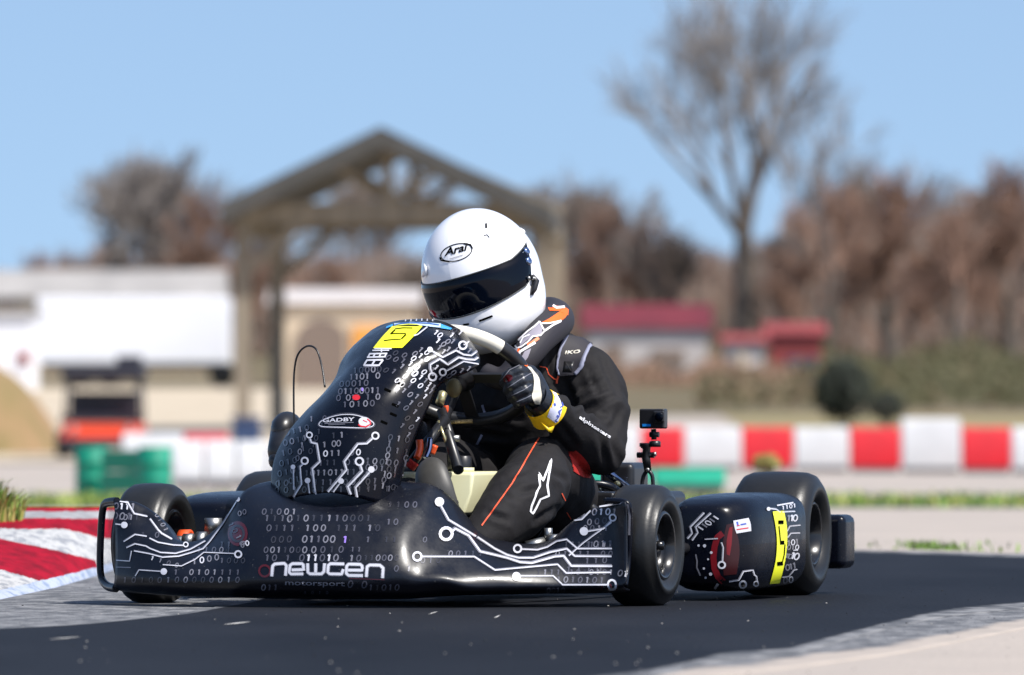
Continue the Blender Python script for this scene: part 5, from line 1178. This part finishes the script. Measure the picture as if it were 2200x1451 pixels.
# folds pressed into the cloth at the elbow, arm pit, waist and knee (right round the limb)
CREASE = [(1224,850,1292,806,.006,6), (1240,892,1318,856,.007,6), (1232,872,1300,838,.004,5), (1262,893,1306,918,.007,5), (1306,918,1324,990,.007,6), (1290,930,1300,1000,.005,6), (1200,905,1240,960,.005,6), (1215,820,1236,880,.008,7),
 (1088,1028,1140,1008,.005,6), (1112,1062,1168,1048,.006,6), (1048,1102,1092,1118,.006,6), (1130,960,1190,952,.004,5), (1075,1060,1110,1078,.004,5), (1150,1120,1196,1090,.006,6), (1170,1010,1212,1030,.006,6), (1180,760,1176,812,.006,5), (1160,756,1150,800,.005,5), (1140,800,1180,860,.007,6), (1290,770,1326,850,.005,6), (1262,790,1290,860,.004,5), (1330,880,1312,930,.005,6), (1030,880,1120,900,.007,6), (1020,930,1090,940,.006,6)]
def folds(v):
    d = .005 * noise.noise(v * 9) + .003 * noise.noise(v * 24)
    for c, r, s, k in ((EL, .17, .011, 60), (KN, .15, .006, 55), (AX, .2, .009, 50), (P(1110,1090,-.1), .18, .008, 45), (P(1120,860,-.5), .2, .010, 42), (P(1270,860,-.56), .16, .009, 48)):
        q = (v - c).length
        if q < r:
            w_ = (1 - q / r); ph = q * k + 3.0 * noise.noise(v * 8); d += s * w_ * (1 - abs(math.sin(ph))) * (.6 + .8 * noise.noise(v * 11)) 
    px_ = 1100 + v.x / v.y * FPX; py_ = HOR - (v.z - CAMH) / v.y * FPX
    for (x0, y0, x1, y1, A_, w2) in CREASE:
        ux, uy = x1 - x0, y1 - y0; L2 = ux * ux + uy * uy; t = max(0, min(1, ((px_ - x0) * ux + (py_ - y0) * uy) / L2))
        q = math.hypot(px_ - x0 - ux * t, py_ - y0 - uy * t)
        if q < w2 * 5:
            e_ = math.sin(math.pi * min(1, max(0, .12 + .76 * t))); d += A_ * e_ * (-math.exp(-(q / w2) ** 2) + .6 * math.exp(-((q - 2.2 * w2) / w2) ** 2))
    return d
body = fuse(sk, .0068, 6, folds)
mk = Marks(body, .0012)
z5 = lambda x, y: (860 + x / 3.298, 720 + y / 3.298)
# piping and logos
mk.line([(1161,938),(1150,955),(1125,998),(1100,1040),(1068,1085),(1035,1130)], 2.8, 2, 1)
star = [(1184,988),(1166,1034),(1157,1017),(1159,1044),(1141,1088),(1139,1099),(1144,1104),(1151,1092),(1160,1073),(1178,1066),(1175,1043)]
mk.line(star, 4.2, 3, 1, 3, True)
mk.line([(1160,788),(1172,790),(1180,805),(1190,814),(1196,816)], 2.2, 2, 1); mk.line([(1200,808),(1197,815),(1196,824)], 4, 2, 1)
mk.line([(1018,823),(1040,821),(1068,820)], 1.6, 2, 1); mk.line([(1206,1060),(1216,1080)], 2, 2, 1); mk.line([(1217,1100),(1226,1115)], 2, 2, 1)
mk.line([(1037,870),(1042,890)], 5, 4, 1); mk.line([(1036,935),(1025,955)], 5, 4, 1)
arm = [V2(p) for p in ((1243,893),(1262,903),(1283,915),(1300,930),(1312,947))]
mk.text('alpinestars', (1243, 899), (10, 6.6), (4.5, -9), 3, 1, bold=.03, width=80, maxedge=4)
# red lining on the under side of the near arm
mk.far = -.37
mk.patch([(1180,925),(1186,945),(1192,962),(1203,985),(1225,1008),(1252,1026)], [(1196,925),(1217,955),(1238,968),(1256,985),(1268,1005),(1268,1028)], 1, 1, 26, 12)
mk.line([(1192,922),(1208,945),(1220,956)], 4.5, 5, 2); mk.far = None
body.build('body', [M['suit'], M['suit_red'], M['orange_thread'], M['white_cloth'], M['grey_trim'], M['bright_red']], drv)
# rib vest shoulder strap
src = MB(); src.v = body.v; src.f = body.f; src.m = body.m; src.sm = body.sm
def strap(left, right, off, mats, name, tx=None, nu=10):
    s_ = MB(); s_.v = list(body.v); s_.f = list(body.f); s_.m = list(body.m); s_.sm = list(body.sm); f0 = len(s_.f)
    k = Marks(s_, off); k.patch(left, right, 0, 0, 24, 10)
    if tx: tx(k)
    o = MB(); used_ = sorted({i for f in s_.f[f0:] for i in f}); mp_ = {v: i for i, v in enumerate(used_)}
    o.add([s_.v[i] for i in used_], [[mp_[i] for i in f] for f in s_.f[f0:]]); o.m = s_.m[f0:]
    ob = o.build(name, mats, drv); sl = ob.modifiers.new('s', 'SOLIDIFY'); sl.thickness = .004; sl.offset = -1
    return ob
def st_marks(k):
    k.line([(1218,724),(1204,749),(1196,777),(1195,793),(1200,806)], 6, 1, 2, 3); k.line([(1276,739),(1264,749),(1254,774),(1248,793),(1236,806)], 7, 1, 2, 3)
    k.text('IKO', (1212,764), (13, -.6), (3.5, -10), 2, 3, bold=.03, width=33)
    k.patch([(1212,778),(1209,800)], [(1234,779),(1230,802)], 3, 2, 4, 1); k.line([(1214,780),(1229,800)], 1.2, 0, 3)
strap([(1216,722),(1202,749),(1194,777),(1193,793),(1200,808)], [(1278,737),(1266,750),(1256,774),(1250,793),(1234,808)], .006, [M['collar'], M['grey_trim'], M['cream'], M['dark_plastic']], 'shoulder_strap', st_marks)

# armband at the wrist
fa = (P(1183,876,-.29) - P(1250,940,-.43)).normalized()
ab_ = MB(); ab_.tube([P(1157,864,-.262), P(1168,874,-.28), P(1180,886,-.298)], [.037, .040, .0455], 28, caps=False)
mk = Marks(ab_, .0008)
z3 = lambda x, y: (1060 + x / 8.533, 770 + y / 8.533)
mk.patch([z3(1010,590), z3(1060,750), z3(1040,900), z3(985,1070)], [z3(1140,640), z3(1230,800), z3(1245,980), z3(1165,1205)], 1, 1, 8, 4)
mk.text('NAV', z3(1165,1170), (3.6, -9.5), (-8, -3.2), 2, 3, bold=.02, maxedge=3, width=44); mk.line([z3(1095,780), z3(1125,870)], 4, 2, 3)
o = ab_.build('armband', [M['band_yellow'], M['band_white'], M['band_blue']], drv)
b = MB(); b.grid([[P(1160,905,-.25), P(1178,920,-.25), P(1190,915,-.27)], [P(1165,912,-.25), P(1178,928,-.25), P(1184,930,-.26)]], 0, .002); b.build('armband_tail', M['band_yellow'], drv)
b = MB(); b.tube([P(1150,854,-.25), P(1172,872,-.28)], [.030, .035], 24, caps=False); b.build('glove_cuff', [M['leather']], drv)

# gloves: palm, thumb and four fingers closed round the rim
def glove(c_pts, name='glove'):
    g_ = MB()
    for ch in c_pts:
        for a, b_ in zip(ch, ch[1:]): g_.capsule(P(*a[:3]), P(*b_[:3]), a[3], b_[3], 12)
    return fuse(g_, .0028, 2, lambda v: .0006 * noise.noise(v * 60))
f = -.25
near = [
 [(1172,868,-.275,.027),(1160,850,-.265,.026),(1148,838,-.255,.024)], [(1160,850,-.265,.026),(1146,812,-.255,.021)], [(1160,862,-.268,.025),(1150,856,-.255,.022)],
 [(1141,799,-.248,.0150),(1115,796,-.205,.0142),(1092,808,-.195,.0135),(1083,822,-.215,.0120)],
 [(1147,817,-.246,.0140),(1122,818,-.200,.0135),(1100,828,-.190,.0130),(1091,840,-.212,.0115)],
 [(1150,836,-.246,.0138),(1128,838,-.202,.0132),(1107,846,-.195,.0125),(1099,855,-.215,.0110)],
 [(1152,853,-.248,.0130),(1134,856,-.208,.0122),(1117,863,-.203,.0115),(1110,870,-.220,.0100)],
 [(1164,845,-.285,.0170),(1140,818,-.300,.0150),(1115,805,-.300,.0130),(1098,800,-.295,.0115)]]
gl = glove(near); mk = Marks(gl, .0008)
mk.patch([z3(610,155), z3(720,300), z3(735,520), z3(700,700), z3(760,830)], [z3(680,165), z3(830,360), z3(860,540), z3(885,680), z3(850,850)], 1, 1, 4, 4)
mk.disc(z3(270,370), 8, 2, 1, 1.3, -.5)
for pts in ([(130,420),(300,220),(480,130)], [(270,535),(480,400),(700,270)], [(340,680),(560,580),(690,490)], [(430,800),(600,730),(690,680)]): mk.line([z3(*p) for p in pts], 1.6, 3, 1)
mk.patch([z3(560,140), z3(600,160)], [z3(640,75), z3(690,95)], 4, 2, 3, 1)
gl.build('glove', [M['leather'], M['cream'], M['red_print'], M['grey_print'], M['collar_orange']], drv)
far = [[(862 - (q[0] - 1130) * .9, q[1] - 3, q[2] + .02, q[3]) for q in ch] for ch in near]
glove(far).build('glove', M['leather'], drv)
# shoe on the pedal
sh = MB(); a0 = P(968,1085,.02); 
sh.tube(crpath([P(952,1105,.03), P(940,1070,.04), P(930,1035,.035), P(924,1005,.02), P(922,985,.005)], 4), [.040,.040,.0405,.041,.041,.0415,.0415,.041,.040,.039,.0375,.035,.032,.028,.022,.014,.006], 20, flat=.55, fx=FV)
sh.build('shoe', M['shoe'], drv)
sh = MB(); sh.tube(crpath([P(830,1100,.10), P(820,1060,.11), P(812,1020,.09)], 4), [.036,.037,.038,.038,.036,.034,.03,.024,.01], 20, flat=.6, fx=FV); sh.build('shoe', M['shoe'], drv)

# neck brace
pts = crpath([P(*p) for p in ((1040,800,-.34),(1075,815,-.33),(1102,800,-.34),(1130,765,-.36),(1158,728,-.41),(1184,700,-.49),(1196,688,-.58),(1180,676,-.68),(1120,672,-.74),(1040,690,-.74),(960,720,-.68))], 5)
n_ = len(pts); rad = [.022 + .018 * min(1, i / 25) if i < 36 else .036 for i in range(n_)]
nb = MB(); nb.tube(pts, rad, 18, flat=1.0); nb2 = fuse(nb, .004, 2)
mk = Marks(nb2, .001)
z6 = lambda x, y: (1080 + x / 8.062, 650 + y / 8.062)
mk.patch([z6(680,350), z6(780,300), z6(990,160)], [z6(740,360), z6(1030,305), z6(1130,180)], 3, 1, 6, 3)
mk.patch([z6(760,40), z6(810,150)], [z6(1075,90), z6(985,155)], 3, 1, 6, 2); mk.patch([z6(1075,90), z6(985,160)], [z6(1135,130), z6(1125,230)], 3, 1, 4, 2)
mk.line([z6(840,40), z6(930,100), z6(1070,85)], 5, 2, 2)
mk.line([z6(660,375), z6(800,370), z6(1010,320)], 3, 2, 2); mk.line([z6(720,500), z6(860,400), z6(1000,330)], 4, 2, 2)
mk.line([z6(*p) for p in ((640,340),(560,420),(440,510),(300,640),(225,750),(250,800),(320,780),(440,690),(520,600),(650,580),(720,500),(690,450),(640,340))], 3, 2, 3)
mk.patch([z6(640,350), z6(560,430), z6(460,520), z6(300,650)], [z6(690,450), z6(650,570), z6(520,590), z6(300,770)], 1, 1, 5, 3)
mk.line([z6(310,720), z6(360,620), z6(470,570)], 2.5, 2, 4); mk.line([z6(620,620), z6(480,720), z6(430,740)], 6, 3, 1)
mk.line([z6(560,700), z6(430,780), z6(300,860), z6(260,960), z6(240,1070)], 5, 2, 2); mk.line([z6(290,810), z6(240,930), z6(215,1075)], 4.5, 3, 2)
mk.patch([z6(210,800), z6(130,960), z6(150,1060)], [z6(270,820), z6(225,960), z6(200,1080)], 1, 1, 3, 2); mk.patch([z6(380,850), z6(300,1000), z6(280,1070)], [z6(490,800), z6(430,960), z6(350,1050)], 1, 1, 3, 2)
nb2.build('neck_brace', [M['collar'], M['collar_grey'], M['collar_white'], M['collar_orange']], drv)

# helmet
HC = P(1037, 594, -.45)
yaw = R(27); pit = R(11); roll = R(14)
Fh = Vector((-math.sin(yaw) * math.cos(pit), -math.cos(yaw) * math.cos(pit), -math.sin(pit)))
Xh = Vector((math.cos(yaw), -math.sin(yaw), 0)); Uh = Xh.cross(-Fh) ; Uh = Fh.cross(Xh); Uh = Uh if Uh.z > 0 else -Uh
# lean of the head about the viewing direction
rm = Matrix.Rotation(-roll, 3, 'Y'); Fh, Xh, Uh = rm @ Fh, rm @ Xh, rm @ Uh
def hp(az, el, off=0.0):
    ce, se = math.cos(el), math.sin(el)
    x, y, z = math.sin(az) * ce, math.cos(az) * ce, se
    a, b_, c = .129, (.150 if y > 0 else .150 - .020 * min(1, -y * 3)), .152
    if z < 0:
        q = ((math.hypot(x / a, y / b_)) ** 2.7 + abs(z / (c * 1.10)) ** 2.7) ** (-1 / 2.7)
        q2 = 1 / math.sqrt((x / a) ** 2 + (y / b_) ** 2 + (z / c) ** 2); w_ = min(1, -z * 2.2); r = q2 * (1 - w_) + q * w_
    else: r = 1 / math.sqrt((x / a) ** 2 + (y / b_) ** 2 + (z / c) ** 2)
    if y > 0:
        r += .014 * math.exp(-((math.degrees(el) + 36) / 17) ** 2) * max(0, math.cos(az)) ** 2      # chin bar
    elif z < 0: r *= 1 - .05 * min(1, -z * 1.6) * min(1, -math.cos(az) + .1)
    if y < 0: r += .001 * math.exp(-((math.degrees(el) + 5) / 25) ** 2) * max(0, -math.cos(az)) ** 2
    r += off
    p = Vector((x, y, z)) * r
    return HC + Xh * p.x + Fh * p.y + Uh * p.z
hel = MB(); rows = []
ne, na = 48, 80
for i in range(ne + 1):
    el = R(-62) + (R(90) - R(-62)) * i / ne
    rows.append([hp(2 * math.pi * j / na, el) for j in range(na + 1)])
hel.grid(rows)
# rolled rim
el = R(-62); hel.tube([hp(2 * math.pi * j / na, el, -.004) for j in range(na + 1)], .006, 8, mi=1, caps=False)
mk = Marks(hel, .0006); z4h = lambda x, y: (880 + x / 3.82, 420 + y / 3.82)
mk.disc(z4h(385,470), 20, 2, 1, 1.75, -.27, rings=5, n=32) if False else None
mk.ring(z4h(385,470), 17.5, 2.0, 2, 1, 1.95, -.27, n=40); mk.line([z4h(*p) for p in ((252,510),(262,535),(330,545))], 3.5, 2, 2); mk.line([z4h(*p) for p in ((445,398),(500,408),(516,440))], 3.5, 2, 2)
mk.text('Arai', z4h(288,500), (24, -6.5), (5, -24), 2, 2, bold=.025, maxedge=4, width=48); mk.line([z4h(330,525), z4h(440,490)], 1.2, 3, 2)
mk.line([z4h(570,1032), z4h(680,990)], 4.5, 2, 2); mk.line([z4h(440,1062), z4h(490,1055)], 4, 2, 2); mk.line([z4h(627,232), z4h(628,272)], 4.0, 2, 2); mk.line([z4h(610,332), z4h(635,325), z4h(655,350)], 1.8, 2, 2); mk.disc(z4h(1008,678), 2.6, 3, 2, .7)
mk.line([z4h(612,235), z4h(590,280), z4h(585,330)], 1.0, 3, 1)
hel_o = hel.build('helmet', [M['helmet_white'], M['collar'], M['ink'], M['grey_print']], drv)
# visor
def vtop(a):   # degrees of azimuth -> elevation of the upper edge
    a = abs(a); return 13 + 0 * a if a < 60 else 13 + (a - 60) * .20
def vbot(a):
    a = abs(a); return -17 + (a / 90) ** 2 * 5 if a < 66 else -14.3 + (a - 66) * .45
vs = MB(); rows = []
for i in range(13):
    r = []
    for j in range(61):
        t = i / 12; A_ = 79 + 15 * t; a = -A_ + 2 * A_ * j / 60; e_ = vbot(a) + (vtop(a) - vbot(a)) * t
        ed = min(1, min(t, 1 - t) * 6) * min(1, (A_ - abs(a)) / 8)
        r.append(hp(R(a), R(e_), .0012 + .0028 * ed))
    rows.append(r)
vs.grid(rows); vis = vs.build('visor', M['visor'], hel_o)
se = MB(); se.tube([hp(R(-94 + 188 * j / 60), R(vtop(-94 + 188 * j / 60) + .6), .0015) for j in range(61)], .0016, 6); se.tube([hp(R(-79 + 158 * j / 60), R(vbot(-79 + 158 * j / 60) - .6), .0015) for j in range(61)], .0016, 6); se.build('visor_seal', M['seal'], hel_o)
for sg in (-1, 1):
    for (a, e_) in ((84, 14), (80, 5)):
        c = hp(R(sg * a), R(e_), .004); nrm = (c - HC).normalized(); b = MB(); b.lathe(c, nrm, [(0, .009), (.003, .0085), (.0045, .006), (.0045, .001)], 18); b.build('visor_screw', mat('screw_blue', (.25, .33, .5), .15, metal=1) if 'screw_blue' not in bpy.data.materials else bpy.data.materials['screw_blue'], hel_o)
    c = hp(R(sg * 82), R(-24), .004); c2 = hp(R(sg * 74), R(-33), .004); b = MB(); b.tube([hp(R(sg * 78), R(-9), .004), hp(R(sg * 80), R(-15), .006), hp(R(sg * 74), R(-20), .006), hp(R(sg * 69), R(-24), .003)], [.005, .009, .0075, .0035], 10); b.build('visor_latch', M['dark_plastic'], hel_o)
    b = MB(); b.sphere(hp(R(sg * 71), R(-9), .006), .0045, 8); b.sphere(hp(R(sg * 76), R(-11), .009), .004, 8); b.build('latch_pin', M['steel'], hel_o)
    # brow vent
    c = hp(R(sg * 33), R(26), 0); b = MB(); b.grid([[hp(R(sg * 29), R(22), .003), hp(R(sg * 37), R(20), .004)], [hp(R(sg * 29), R(29), .004), hp(R(sg * 35), R(32), .003)]], 0, .003)
    if sg < 0: b.build('brow_vent', M['helmet_white'], hel_o)
b = MB(); b.box(hp(R(-40), R(-27), .005), (.012, .012, .01), (Xh, Fh, Uh)); b.build('tear_off_post', M['dark_plastic'], hel_o, bevel=.002)
# rear spoiler lip of the shell
b = MB(); b.tube([hp(R(180 + a), R(30 + 6 * math.cos(R(a * 2))), .001) for a in range(-60, 61, 6)], [.001] + [.003] * 19 + [.001], 8); b.build('rear_spoiler', M['helmet_white'], hel_o)
neck = MB(); neck.tube([P(1085,760,-.52), HC - Uh * .06], [.065, .06], 20); neck.build('balaclava', M['collar'], drv)
